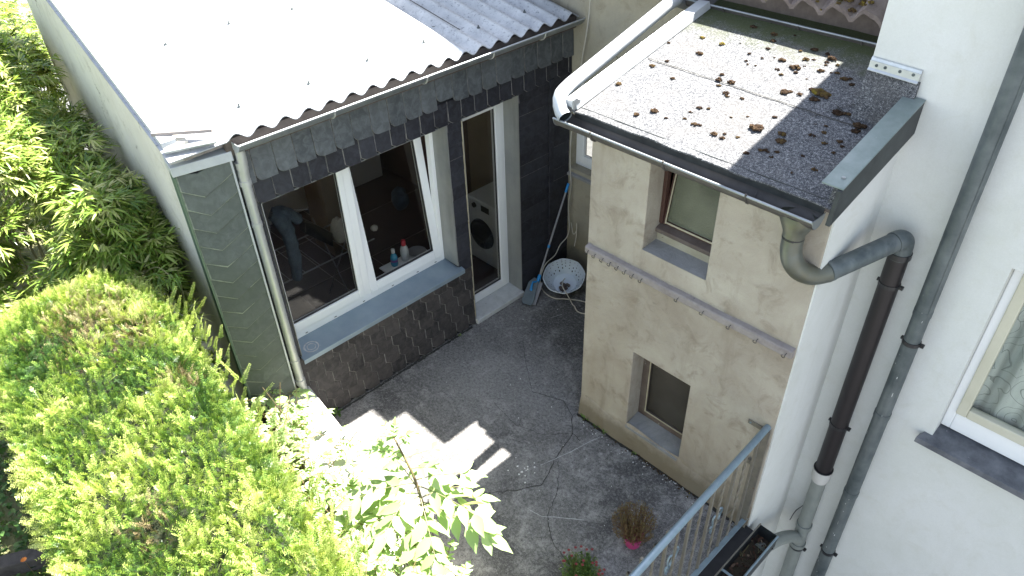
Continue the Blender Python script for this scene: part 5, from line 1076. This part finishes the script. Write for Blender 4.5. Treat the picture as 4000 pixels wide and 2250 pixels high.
# ================================================================ POTTED PLANTS
def pot(name,label,c,r,h,mat):
    t=thing(name,label,'potted plant',(c[0],c[1],.0))
    lathe([(.001,.003),(r*.74,.003),(r*.80,h*.5),(r*.93,h*.86),(r*1.0,h*.87),(r*1.02,h),(r*.95,h),(r*.92,h*.88),(.001,h*.86)],(c[0],c[1],.001),28).build('pot',mat,t,smooth=True); return t
pp=pot('potted_dry_plant','bushy dried brown plant in a bright pink pot on the courtyard floor',(1.125,-.700),.072,.105,M['pink'])
def tuft(parent,c,R,H,n,tonefn,leafn,mat,name,seed,curl=.25,hw=.0022):
    r=np.random.default_rng(seed); P=[];Dv=[];Uv=[];Ls=[];Ws=[];T=[]
    for i in range(n):
        a=r.uniform(0,6.283); q=math.sqrt(r.random()); tip=Vector((c[0]+R*q*math.cos(a),c[1]+R*q*math.sin(a),c[2]+H*(1-.38*q*q)*r.uniform(.72,1.05))); base=Vector((c[0]+R*.22*q*math.cos(a),c[1]+R*.22*q*math.sin(a),c[2]))
        seg=5; prev=base
        for k in range(1,seg+1):
            t=k/seg; p=base.lerp(tip,t)+Vector((math.cos(a),math.sin(a),0))*R*curl*math.sin(t*3.1416)*q+Vector(r.normal(size=3))*.004
            P.append(prev); Dv.append(p-prev); Uv.append((math.cos(a*3),math.sin(a*3),.3)); Ls.append((p-prev).length*1.05); Ws.append(hw*(1.2-.6*t)); T.append(tonefn(r,t)); 
            if t>.25:
                for _ in range(leafn):
                    P.append(prev.lerp(p,r.random())); Dv.append(r.normal(size=3)+np.array([math.cos(a)*.5,math.sin(a)*.5,.3])); Uv.append(r.normal(size=3)); Ls.append(r.uniform(.006,.014)); Ws.append(r.uniform(.003,.006)); T.append(tonefn(r,t))
            prev=p
    return scatter(name,mat,[(0,.5,0),(0,-.5,0),(1,-.4,0),(1,.4,0)],[(0,1,2,3)],np.array([tuple(p) for p in P]),np.array([tuple(d) for d in Dv]),np.array([tuple(u) for u in Uv]),np.array(Ls),np.array(Ws),np.array(T),parent)
tuft(pp,(1.12,-.695,.095),.165,.30,330,lambda r,t:float(np.clip(r.normal(.30+.30*t,.22),0,1)),3,M['dry'],'dry_foliage',3)
p2=pot('potted_flowering_plant','grassy green plant with small red flower heads at the bottom picture edge',(1.06,-1.20),.085,.11,M['pink'])
for o in p2.children: o.data=o.data.copy(); o.data.materials[0]=M['mop']
tuft(p2,(1.06,-1.20,.09),.14,.13,420,lambda r,t:float(np.clip(r.normal(.65,.25),0,1)),2,M['herb'],'green_foliage',5,.3,.003)
tuft(p2,(1.06,-1.20,.09),.16,.20,60,lambda r,t:float(np.clip(r.normal(.5,.2),0,1)),0,M['dry'],'flower_stalks',6,.2,.0022)
rr=random.Random(12)
for i in range(22):
    a=rr.uniform(0,6.283); q=math.sqrt(rr.random()); R=.16; c=Vector((1.06+R*q*math.cos(a),-1.20+R*q*math.sin(a),.09+.20*(1-.38*q*q)*rr.uniform(.8,1.0)))
    b=MB(); 
    for k in range(7):
        t=6.283*k/7; d=Vector((math.cos(t),math.sin(t),.35)); b.add([c,c+d*.006+Vector((-math.sin(t),math.cos(t),0))*.004,c+d*.012,c+d*.006-Vector((-math.sin(t),math.cos(t),0))*.004],[(0,1,2,3)])
    clumpmesh(b,(c.x,c.y,c.z-.002),.0035,seed=i,nb=2); b.build('flower_head',M['flower'],p2,fix=False)
# weeds at the wall foot
LEAF=[(0,0,0),(.22,.34,.03),(.5,.5,.05),(.8,.28,.02),(1,0,-.06),(.8,-.28,.02),(.5,-.5,.05),(.22,-.34,.03),(.5,0,-.0)]
LF=[(0,1,8),(1,2,8),(2,3,8),(3,4,8),(4,5,8),(5,6,8),(6,7,8),(7,0,8)]
def weed(c,n,s,label,seed):
    r=np.random.default_rng(seed); a=r.uniform(0,6.283,n); Dv=np.stack([np.cos(a),np.sin(a),r.uniform(.2,1.1,n)],1); P=np.array(c)+Dv*np.array([1,1,.5])*r.uniform(.0,.5,(n,1))*s
    o=scatter('weed',M['herb'],LEAF,LF,P,Dv,np.tile([0,0,1.],(n,1))+r.normal(size=(n,3))*.3,r.uniform(.5,1.1,n)*s,r.uniform(.25,.45,n)*s,r.uniform(.4,1,n)); tag(o,label,'weed','weeds at the wall foot')
weed((.085,-.035,.01),16,.045,'leafy weed growing nearest the left corner at the foot of the annexe wall',1)
weed((.22,-.04,.01),12,.035,'small weed at the annexe foot, second from the left corner',2)
weed((.31,-.04,.01),14,.035,'small bright weed below the left edge of the lower annexe window',3)
weed((.62,-.05,.01),9,.022,'tiny weed in the gap under the lower annexe window',4)
weed((XF+.05,-1.50,.01),22,.045,'green weed at the foot of the slate wall by the sunlit patch',5)
weed((XF+.05,-.08,.01),10,.026,'tiny weed at the slate wall foot left of the door',6)
# ================================================================ YEW HEDGE
def fbm(p,s,seed):
    return np.array([noise.noise(Vector((q[0]*s,q[1]*s,q[2]*s+seed))) for q in p])
hd_=thing('yew_hedge','broad clipped yew hedge with bright yellow-green shoots filling the lower left','hedge',(-.3,-3.1,0))
HT=2.0
def hedge_pt(n,r,inset=0.0):
    """random points and outward normals on a rounded box running along the wall"""
    out=[];nr=[]
    HC=np.array([-.10,-3.085,.95]); HH=np.array([2.17-inset,.50-inset,1.05-inset])
    w=np.array([.10,.30,.60])
    f=r.choice(3,size=n,p=w/w.sum()); s=np.where(r.random(n)<.5,-1,1.); s=np.where(f==2,1.,s)
    u=r.uniform(-1,1,(n,3)); u[np.arange(n),f]=s; u[:,2]=np.where(f!=2,1-(1-u[:,2])**1.0*.8,u[:,2])
    e=np.array([7.,6.,7.]); k=(np.abs(u)**e).sum(1)**(-1/6.5); q=u*k[:,None]
    g=np.sign(q)*np.abs(q)**(e-1)/HH; g=g/np.linalg.norm(g,axis=1,keepdims=True)
    p=HC+q*HH; p[:,1]+=-.098*(p[:,0]+.1)-.06*np.clip((-3.085-.098*(p[:,0]+.1)-p[:,1]+.45)/.9,0,1)
    # rounded left end and slight narrowing
    t=np.clip((-1.35-p[:,0])/.9,0,1); p[:,1]+= -(p[:,1]-(-2.98-.098*(p[:,0]+.1)))*.28*t**2; p[:,2]-=.12*t**2*(q[:,2]>0)
    return p,g
n=30000
P,G=hedge_pt(n,rng); keep=(P[:,2]>.25)&((P[:,2]>1.3)|(rng.random(n)<.5)); P=P[keep];G=G[keep]
b1=fbm(P,2.6,0)+.6*fbm(P,6.5,4)+.35*fbm(P,14,9)
# dips where the hedge is thin
dips=[(-1.05,-2.86,.20,.06),(.32,-3.30,.13,.07),(-.75,-3.05,.10,.04),(-.02,-3.05,.10,.05),(.75,-2.9,.1,.04),(-1.35,-3.1,.15,.03)]
dep=np.zeros(len(P))
for x,y,r_,d_ in dips: dep+=d_*np.exp(-((P[:,0]-x)**2+(P[:,1]-y)**2)/(r_**2))
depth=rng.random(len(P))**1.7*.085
P=P+G*(b1*.045-depth-dep*(G[:,2:3].ravel()>.3))[:,None]
up=np.array([.02,.10,1.])
lowf=np.stack([fbm(P,9,20),fbm(P,9,40),fbm(P,9,60)],1)
Dv=unit(G*.62+up*.40+lowf*1.1+rng.normal(size=P.shape)*.42)
tone_s=np.clip(.58+b1*.75-depth*4.5-dep*2.5+rng.normal(size=len(P))*.13,0,1)  # tone falls with depth, so shade in the gaps is coloured in
# each shoot: a stem and two combs of needles; thin out to what is seen
ns=len(P); Ls=rng.uniform(.035,.085,ns); NP_=8
Sx=unit(np.cross(Dv,rng.normal(size=P.shape))); Nn=np.cross(Sx,Dv)
pp_=[];dd=[];uu=[];ll=[];ww=[];tt=[]
bendv=unit(rng.normal(size=P.shape))*.18
for k in range(NP_):
    t=(k+.6)/NP_; c=P+Dv*(Ls*t)[:,None]+bendv*(Ls*t*t)[:,None]
    for s in (-1,1):
        pp_.append(c); dd.append(Sx*s*1.0+Dv*.50+Nn*.22+rng.normal(size=P.shape)*.16); uu.append(Nn); ll.append(rng.uniform(.014,.024,ns)*(1.05-.55*t)); ww.append(rng.uniform(.0034,.0048,ns)); tt.append(np.clip(tone_s+.42*t-.16+rng.normal(size=ns)*.05,0,1))
pp_.append(P-Dv*.02); dd.append(Dv+bendv*.6); uu.append(Nn); ll.append(Ls+.02); ww.append(np.full(ns,.0022)); tt.append(np.clip(tone_s-.1,0,1))
dry=np.zeros(ns)
for x_,y_,r_ in ((-1.42,-2.92,.26),(-1.15,-2.78,.16),(.25,-3.25,.10),(-.55,-2.75,.10)): dry=np.maximum(dry,.62*np.exp(-((P[:,0]-x_)**2+(P[:,1]-y_)**2)/r_**2))
dry=(rng.random(ns)<dry); dm=np.tile(dry,len(pp_)); cat_=[np.concatenate(q_) for q_ in (pp_,dd,uu,ll,ww,tt)]
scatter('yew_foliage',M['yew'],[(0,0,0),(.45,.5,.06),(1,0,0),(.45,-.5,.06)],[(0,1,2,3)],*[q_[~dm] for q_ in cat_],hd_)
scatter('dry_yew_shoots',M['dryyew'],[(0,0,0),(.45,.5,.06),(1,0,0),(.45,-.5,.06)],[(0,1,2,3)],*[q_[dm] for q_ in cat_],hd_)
# inner mass of twigs, coloured dark to read as shade between shoots
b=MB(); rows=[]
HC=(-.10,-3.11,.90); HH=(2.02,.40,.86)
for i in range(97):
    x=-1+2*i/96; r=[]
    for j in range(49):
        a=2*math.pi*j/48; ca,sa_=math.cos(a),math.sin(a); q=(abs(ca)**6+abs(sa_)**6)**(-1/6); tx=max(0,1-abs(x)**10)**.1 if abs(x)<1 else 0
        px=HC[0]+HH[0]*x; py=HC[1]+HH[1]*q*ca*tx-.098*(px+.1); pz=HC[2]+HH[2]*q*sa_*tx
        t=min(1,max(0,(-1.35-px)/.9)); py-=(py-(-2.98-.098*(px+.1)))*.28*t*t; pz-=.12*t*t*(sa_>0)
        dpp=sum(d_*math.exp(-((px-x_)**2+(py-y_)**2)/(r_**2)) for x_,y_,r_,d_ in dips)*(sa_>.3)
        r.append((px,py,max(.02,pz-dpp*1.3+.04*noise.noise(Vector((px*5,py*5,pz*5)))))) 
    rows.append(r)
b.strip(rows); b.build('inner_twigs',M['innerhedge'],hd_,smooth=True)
b=MB()
for i in range(40):
    x=random.uniform(-1.9,1.9); b.tube([(x,-3.08-.098*x,.05),(x+random.uniform(-.2,.2),-3.08-.098*x+random.uniform(-.25,.25),1.1)],[.018,.008],6)
b.build('hedge_stems',M['stem'],hd_)
# long free shoots standing out along the court-side edge
ns=150; xx=rng.uniform(-1.25,1.3,ns); P=np.stack([xx,-2.60-.098*(xx+.1)+rng.normal(size=ns)*.05,1.93+rng.normal(size=ns)*.05],1)
Dv=unit(np.stack([rng.normal(size=ns)*.3,.45+rng.normal(size=ns)*.25,np.full(ns,1.)],1)); Ls=rng.uniform(.07,.15,ns); pp_=[];dd=[];uu=[];ll=[];ww=[];tt=[]
Sx=unit(np.cross(Dv,rng.normal(size=P.shape))); Nn=np.cross(Sx,Dv)
for k in range(18):
    t=(k+.5)/18
    for s in (-1,1): pp_.append(P+Dv*(Ls*t)[:,None]); dd.append(Sx*s*.85+Dv*.6+Nn*.2+rng.normal(size=P.shape)*.12); uu.append(Nn); ll.append(rng.uniform(.017,.026,ns)*(1.05-.6*t)); ww.append(np.full(ns,.0045)); tt.append(np.clip(.65+.3*t+rng.normal(size=ns)*.1,0,1))
pp_.append(P-Dv*.03); dd.append(Dv); uu.append(Nn); ll.append(Ls+.03); ww.append(np.full(ns,.0025)); tt.append(np.full(ns,.55))
scatter('long_shoots',M['yew'],[(0,0,0),(.45,.5,.06),(1,0,0),(.45,-.5,.06)],[(0,1,2,3)],np.concatenate(pp_),np.concatenate(dd),np.concatenate(uu),np.concatenate(ll),np.concatenate(ww),np.concatenate(tt),hd_)
# ================================================================ BAMBOO THICKET
bam=thing('bamboo_thicket','dense bamboo thicket with narrow pale leaves beside the cream gable wall','bamboo',(-4,-2.6,0))
lumps=[]  # (centre, radius) mounds of foliage
r=np.random.default_rng(31)
def wy(x): return -2.125+.098*(-1.568-x)
for i in range(400):
    x=-2.2-9.0*r.random()**1.3; d=r.uniform(.14,1.6) if x<-2.5 else r.uniform(.14,.75)
    z=(2.0 if d<.5 or x>-3.0 else 2.3)+.38*noise.noise(Vector((x*.9,d*1.3,2)))+.07*(-2.2-x)+(-.30 if d<.3 else 0)-.25*r.random(); z+=.22*(d<.5)
    if x>-2.95: z=min(z,2.1 if d<.42 else 1.60-(d-.6)*1.65)
    if z<.5: continue
    lumps.append((x,wy(x)-d,z,r.uniform(.20,.34)))
for i in range(110):
    x=-2.4-6.5*r.random()**1.2; lumps.append((x,wy(x)-r.uniform(.12,.6),r.uniform(1.1,1.75),r.uniform(.2,.3)))
for i in range(70): x=r.uniform(-6.5,-2.7); lumps.append((x,wy(x)-r.uniform(.9,1.65),r.uniform(.5,1.45),r.uniform(.2,.3)))
for i in range(60): x=r.uniform(-9,-5.4); lumps.append((x,wy(x)+r.uniform(-.3,1.0),r.uniform(1.6,2.4),.3))
lumps+=[(-2.6,-2.36,1.92,.25),(-2.38,-2.34,1.80,.22),(-2.9,-2.42,2.05,.26),(-3.2,-2.35,2.15,.24),(-2.2,-2.36,1.50,.2),(-2.05,-2.32,1.25,.18),(-2.0,-2.3,.95,.18),(-1.85,-2.3,.8,.16),(-2.75,-2.3,1.7,.2),(-1.95,-2.42,1.70,.20),(-1.75,-2.36,1.45,.16),(-2.1,-2.75,1.55,.22),(-2.25,-2.6,1.25,.25),(-2.0,-2.50,1.15,.22),(-2.5,-2.4,1.45,.22)]
P=[];Dv=[];Uv=[];Ls=[];Ws=[];T=[]; tw=MB()
for (cx,cy,cz,R) in lumps:
    nt=int(38*(R/.25)**2) if cx>-6 else 20
    for _ in range(nt):
        th=math.acos(1-r.random()*1.35); ph=r.uniform(0,6.283); o=Vector((math.sin(th)*math.cos(ph),math.sin(th)*math.sin(ph),math.cos(th)*.8))
        rr_=R*(.55+.5*r.random()); tip=Vector((cx,cy,cz))+o*rr_
        if tip.y>wy(tip.x)-.05 and tip.x>-5.4: tip.y=wy(tip.x)-.05-.1*r.random()
        dirv=(o+Vector((r.normal()*.3,r.normal()*.3,r.normal()*.2-.1))).normalized()
        if r.random()<.22: tw.tube([tip-dirv*.16,tip-dirv*.06+Vector((0,0,.006)),tip],[.0018,.0014,.001],4,cap=False)
        m_=int(r.integers(4,8)); tone=float(np.clip(r.normal(.60,.24),0,1))
        for k in range(m_):
            f=(k/(m_-1)-.5)*2; side=dirv.cross(Vector((0,0,1))); side=side.normalized() if side.length>.05 else Vector((1,0,0))
            dl=(dirv*(1-.35*abs(f))+side*f*.95+Vector((0,0,-.20+r.normal()*.18))).normalized()
            P.append(tip-dirv*.02*k*.4); Dv.append(dl); Uv.append((r.normal()*.25,r.normal()*.25,1)); Ls.append(r.uniform(.09,.155)*(1-.25*abs(f))); Ws.append(r.uniform(.013,.020)); T.append(float(np.clip(tone+r.normal()*.14,0,1)))
BL=[(0,0,0),(.25,.5,.02),(.30,0,.0),(.25,-.5,.02),(.62,.40,-.03),(.66,0,-.055),(.62,-.40,-.03),(1,0,-.16)]
BF=[(0,2,1),(0,3,2),(1,2,5,4),(2,3,6,5),(4,5,7),(5,6,7)]
scatter('bamboo_foliage',M['bamboo'],BL,BF,P,Dv,Uv,np.array(Ls),np.array(Ws),np.array(T),bam)
tw.build('bamboo_twigs',M['twig'],bam,fix=False)
b=MB()
for i in range(150):
    x=r.uniform(-8.5,-1.9); y=wy(x)-r.uniform(.08,1.6); h=1.5+.3*r.random(); a=r.normal()*.16; c=r.normal()*.16; b.tube([(x,y,0),(x+a*.4,y+c*.4,h*.55),(x+a,y+c,h)],[.007,.006,.003],5,cap=False)
b.build('bamboo_canes',M['twig'],bam,fix=False)
# arching cane whose tip reaches past the corner of the wall
b=MB().tube(cr([(-2.3,-2.55,1.0),(-2.1,-2.45,1.6),(-1.85,-2.36,1.85),(-1.62,-2.33,1.86)],6),[.004]*18+[.0015],5); b.build('arching_cane',M['twig'],bam)
n=46; t=r.uniform(.2,1,n); P=np.stack([-2.2+.62*t,-2.5+.17*t,1.5+.38*np.sqrt(t)],1)+r.normal(size=(n,3))*.02; Dv=np.stack([.8+r.normal(size=n)*.5,r.normal(size=n)*.6,-.25+r.normal(size=n)*.3],1)
scatter('arching_leaves',M['bamboo'],BL,BF,P,Dv,np.tile([0,0,1.],(n,1)),r.uniform(.08,.13,n),r.uniform(.011,.017,n),np.clip(r.normal(.4,.15,n),0,1),bam)
# ================================================================ BROAD-LEAVED SHRUB between hedge and coping, and the tall seedling
AL=[(0,0,0),(.12,.30,.02),(.34,.50,.03),(.60,.40,.0),(.82,.16,-.05),(1,0,-.13),(.82,-.16,-.05),(.60,-.40,.0),(.34,-.50,.03),(.12,-.30,.02),(.33,0,-.02),(.66,0,-.05)]
AF=[(0,10,1),(1,10,2),(2,10,11,3),(3,11,4),(4,11,5),(5,11,6),(6,11,7),(7,11,10,8),(8,10,9),(9,10,0)]
sh=thing('leafy_shrub','broad-leaved shrub, sun glare put into its pale leaf colour, spreading over the low wall beside the yew','shrub',(-.2,-2.2,.3))
r=np.random.default_rng(77); P=[];Dv=[];Uv=[];Ls=[];Ws=[];T=[]; st=MB()
def compound(base,dirv,L,nl,lf,tone,droop=.25,tip=True,stm=None,rr=r,rad=.0028):
    """pinnate leaf: a rachis with paired leaflets"""
    base=Vector(base); d=Vector(dirv).normalized(); side=d.cross(Vector((0,0,1))); side=side.normalized() if side.length>.05 else Vector((1,0,0)); pts=[]
    for i in range(9): t=i/8; pts.append(base+d*(L*t)-Vector((0,0,1))*droop*L*t*t)
    (stm or st).tube(pts,[rad*(1.1-.6*i/8) for i in range(9)],5,cap=False)
    for k in range(nl):
        t=.28+.66*k/max(1,nl-1); i=min(7,int(t*8)); p=pts[i].lerp(pts[i+1],t*8-i); tg_=(pts[i+1]-pts[i]).normalized()
        for s in (-1,1):
            dl=tg_*.75+side*s*.85+Vector((0,0,-.15))+Vector(rr.normal(size=3))*.14; P.append(tuple(p)); Dv.append(tuple(dl)); Uv.append(tuple(Vector((0,0,1))+Vector(rr.normal(size=3))*.28)); l_=lf*rr.uniform(.8,1.1)*(1-.15*abs(t-.6)); Ls.append(l_); Ws.append(l_*rr.uniform(.42,.54)); T.append(float(np.clip(tone+rr.normal()*.13,0,1)))
    if tip: P.append(tuple(pts[-1])); Dv.append(tuple((pts[-1]-pts[-2]))); Uv.append((rr.normal()*.1,rr.normal()*.1,1)); Ls.append(lf*1.1); Ws.append(lf*.45); T.append(tone)
for i in range(330):
    x=r.uniform(-1.66,1.1); lowside=r.random()**.8; y=-1.76-.68*lowside-.09*(x+1.5)+(-.1 if x<-1.0 else 0)*(1-lowside); z=.50+.55*math.sqrt(lowside)*r.uniform(.5,1.0)+.25*max(0,(x+.6)/1.6)
    if x<-1.25: z=min(z,.62)
    a=r.uniform(0,6.283); compound((x,y,z),(math.cos(a),math.sin(a),.35),r.uniform(.08,.17),int(r.integers(3,6)),r.uniform(.038,.07),.5,.35)
for i in range(36):
    x=r.uniform(-1.4,1.0); y=-2.2-.07*(x+1.5)+r.normal()*.12; st.tube([(x,y,.2),(x+r.normal()*.08,y+r.normal()*.08,.6),(x+r.normal()*.15,y+r.normal()*.15,.95)],[.005,.004,.002],5,cap=False)
scatter('shrub_foliage',M['ash'],AL,AF,P,Dv,Uv,np.array(Ls),np.array(Ws),np.array(T),sh)
st.build('shrub_stems',M['stem'],sh,fix=False)
sp0=thing('tree_seedling','slender tree seedling with a bent olive-brown stem and large pointed leaflets','young tree',(.62,-2.02,.2))
P=[];Dv=[];Uv=[];Ls=[];Ws=[];T=[]; st=MB()
stem=cr([(.55,-2.02,.2),(.535,-2.02,.70),(.50,-2.00,1.05),(.45,-1.98,1.15),(.38,-1.96,1.24),(.31,-1.95,1.31),(.24,-1.94,1.36),(.18,-1.93,1.40)],6)
MB().tube(stem,list(np.linspace(.0115,.0045,len(stem))),10).build('stem',M['stem'],sp0,smooth=True)
def SP(t): f=t*(len(stem)-1); i=min(int(f),len(stem)-2); return stem[i].lerp(stem[i+1],f-i)
r=np.random.default_rng(5)
big=[(.36,(1,.42,.05),.42,4,.14),(.33,(.5,1,.05),.34,3,.12),(.38,(.75,-.75,.02),.40,4,.14),(.34,(-.4,-.9,.1),.40,4,.13),(.50,(.95,.35,.10),.40,4,.135),(.52,(-.55,-.85,.15),.36,4,.130),(.50,(.35,-.95,.25),.34,4,.135),(.47,(-.9,.15,.2),.34,4,.12),(.54,(.6,.8,.3),.30,3,.115),(.46,(.9,-.45,.0),.40,4,.135),(.42,(-.3,-1,.0),.38,4,.13),(.40,(.2,1,-.05),.28,3,.11),(.44,(-.8,-.6,-.1),.36,4,.12),
     (.64,(.7,.5,.35),.20,3,.075),(.68,(-.8,-.2,.3),.22,4,.07),(.74,(.4,.9,.2),.18,3,.075),(.80,(-.6,-.7,.3),.20,4,.065),(.88,(.2,.9,.5),.13,3,.05),(.90,(-.9,.1,.4),.16,4,.055),(.95,(.5,.5,.7),.10,3,.045),(.97,(-.4,-.6,.6),.12,4,.045),(1.0,(-.4,.5,1.),.08,3,.04),(1.0,(.3,-.3,1.),.08,3,.04)]
for t,dv,L,nl,lf in big: compound(SP(t),dv,L,nl,lf*1.22,.55 if t<.6 else .4,.28 if t<.6 else .15,rr=r,rad=.0035 if t<.6 else .002)
scatter('leaflets',M['ash'],AL,AF,P,Dv,Uv,np.array(Ls),np.array(Ws),np.array(T),sp0,smooth=True)
st.build('leaf_stalks',M['twig'],sp0,smooth=True,fix=False)
# ================================================================ GARDEN FLOOR: herbs, grass, old sleeper, marigold
r=np.random.default_rng(8); n=9000
x=r.uniform(-4.5,.6,n); y=r.uniform(-5.2,-3.35,n); P=np.stack([x,y,[gz(a,b) for a,b in zip(x,y)]],1); Dv=r.normal(size=(n,3))*.55; Dv[:,2]=r.uniform(.3,1.1,n)
o=scatter('grass',M['herb'],[(0,.5,0),(0,-.5,0),(.6,-.35,-.05),(.6,.35,-.05),(1,0,-.16)],[(0,1,2,3),(3,2,4)],P,Dv,r.normal(size=(n,3)),r.uniform(.03,.10,n),r.uniform(.003,.006,n),np.clip(r.normal(.65,.22,n),0,1)); o['kind']='stuff'
n=2600; x=r.uniform(-3.6,-1.2,n); y=r.uniform(-4.6,-3.3,n); a=r.uniform(0,6.283,n); P=np.stack([x,y,np.array([gz(q,w) for q,w in zip(x,y)])+r.uniform(.02,.16,n)],1)
o=scatter('ground_cover',M['herb'],LEAF,LF,P,np.stack([np.cos(a),np.sin(a),r.uniform(-.1,.5,n)],1),np.tile([0,0,1.],(n,1))+r.normal(size=(n,3))*.3,r.uniform(.03,.075,n),r.uniform(.02,.045,n),np.clip(r.normal(.45,.2,n),0,1)); o['kind']='stuff'
tm=MB().beam((-1.95,-4.25,.14),(-1.50,-3.45,.17),.11,.12).build('timber_edging',M['timber'],bevel=.01); tag(tm,'old weathered timber edging lying in the bottom left corner','timber')
mg_=thing('marigold','small orange flower beside the timber edging in the bottom left corner','flower',(-1.62,-3.88,.1))
b=MB()
for k in range(12):
    t=6.283*k/12; d=Vector((math.cos(t),math.sin(t),.25)); c=Vector((-1.62,-3.88,.30)); b.add([c,c+d*.012+Vector((-math.sin(t),math.cos(t),0))*.006,c+d*.022,c+d*.012-Vector((-math.sin(t),math.cos(t),0))*.006],[(0,1,2,3)])
M['orange']=simple('orange_petal',(.75,.22,.01),(.6,.15,.01),30,.6); b.build('petals',M['orange'],mg_,fix=False)
MB().tube([(-1.62,-3.88,.05),(-1.62,-3.88,.297)],.002,5).build('stem',M['stem'],mg_)
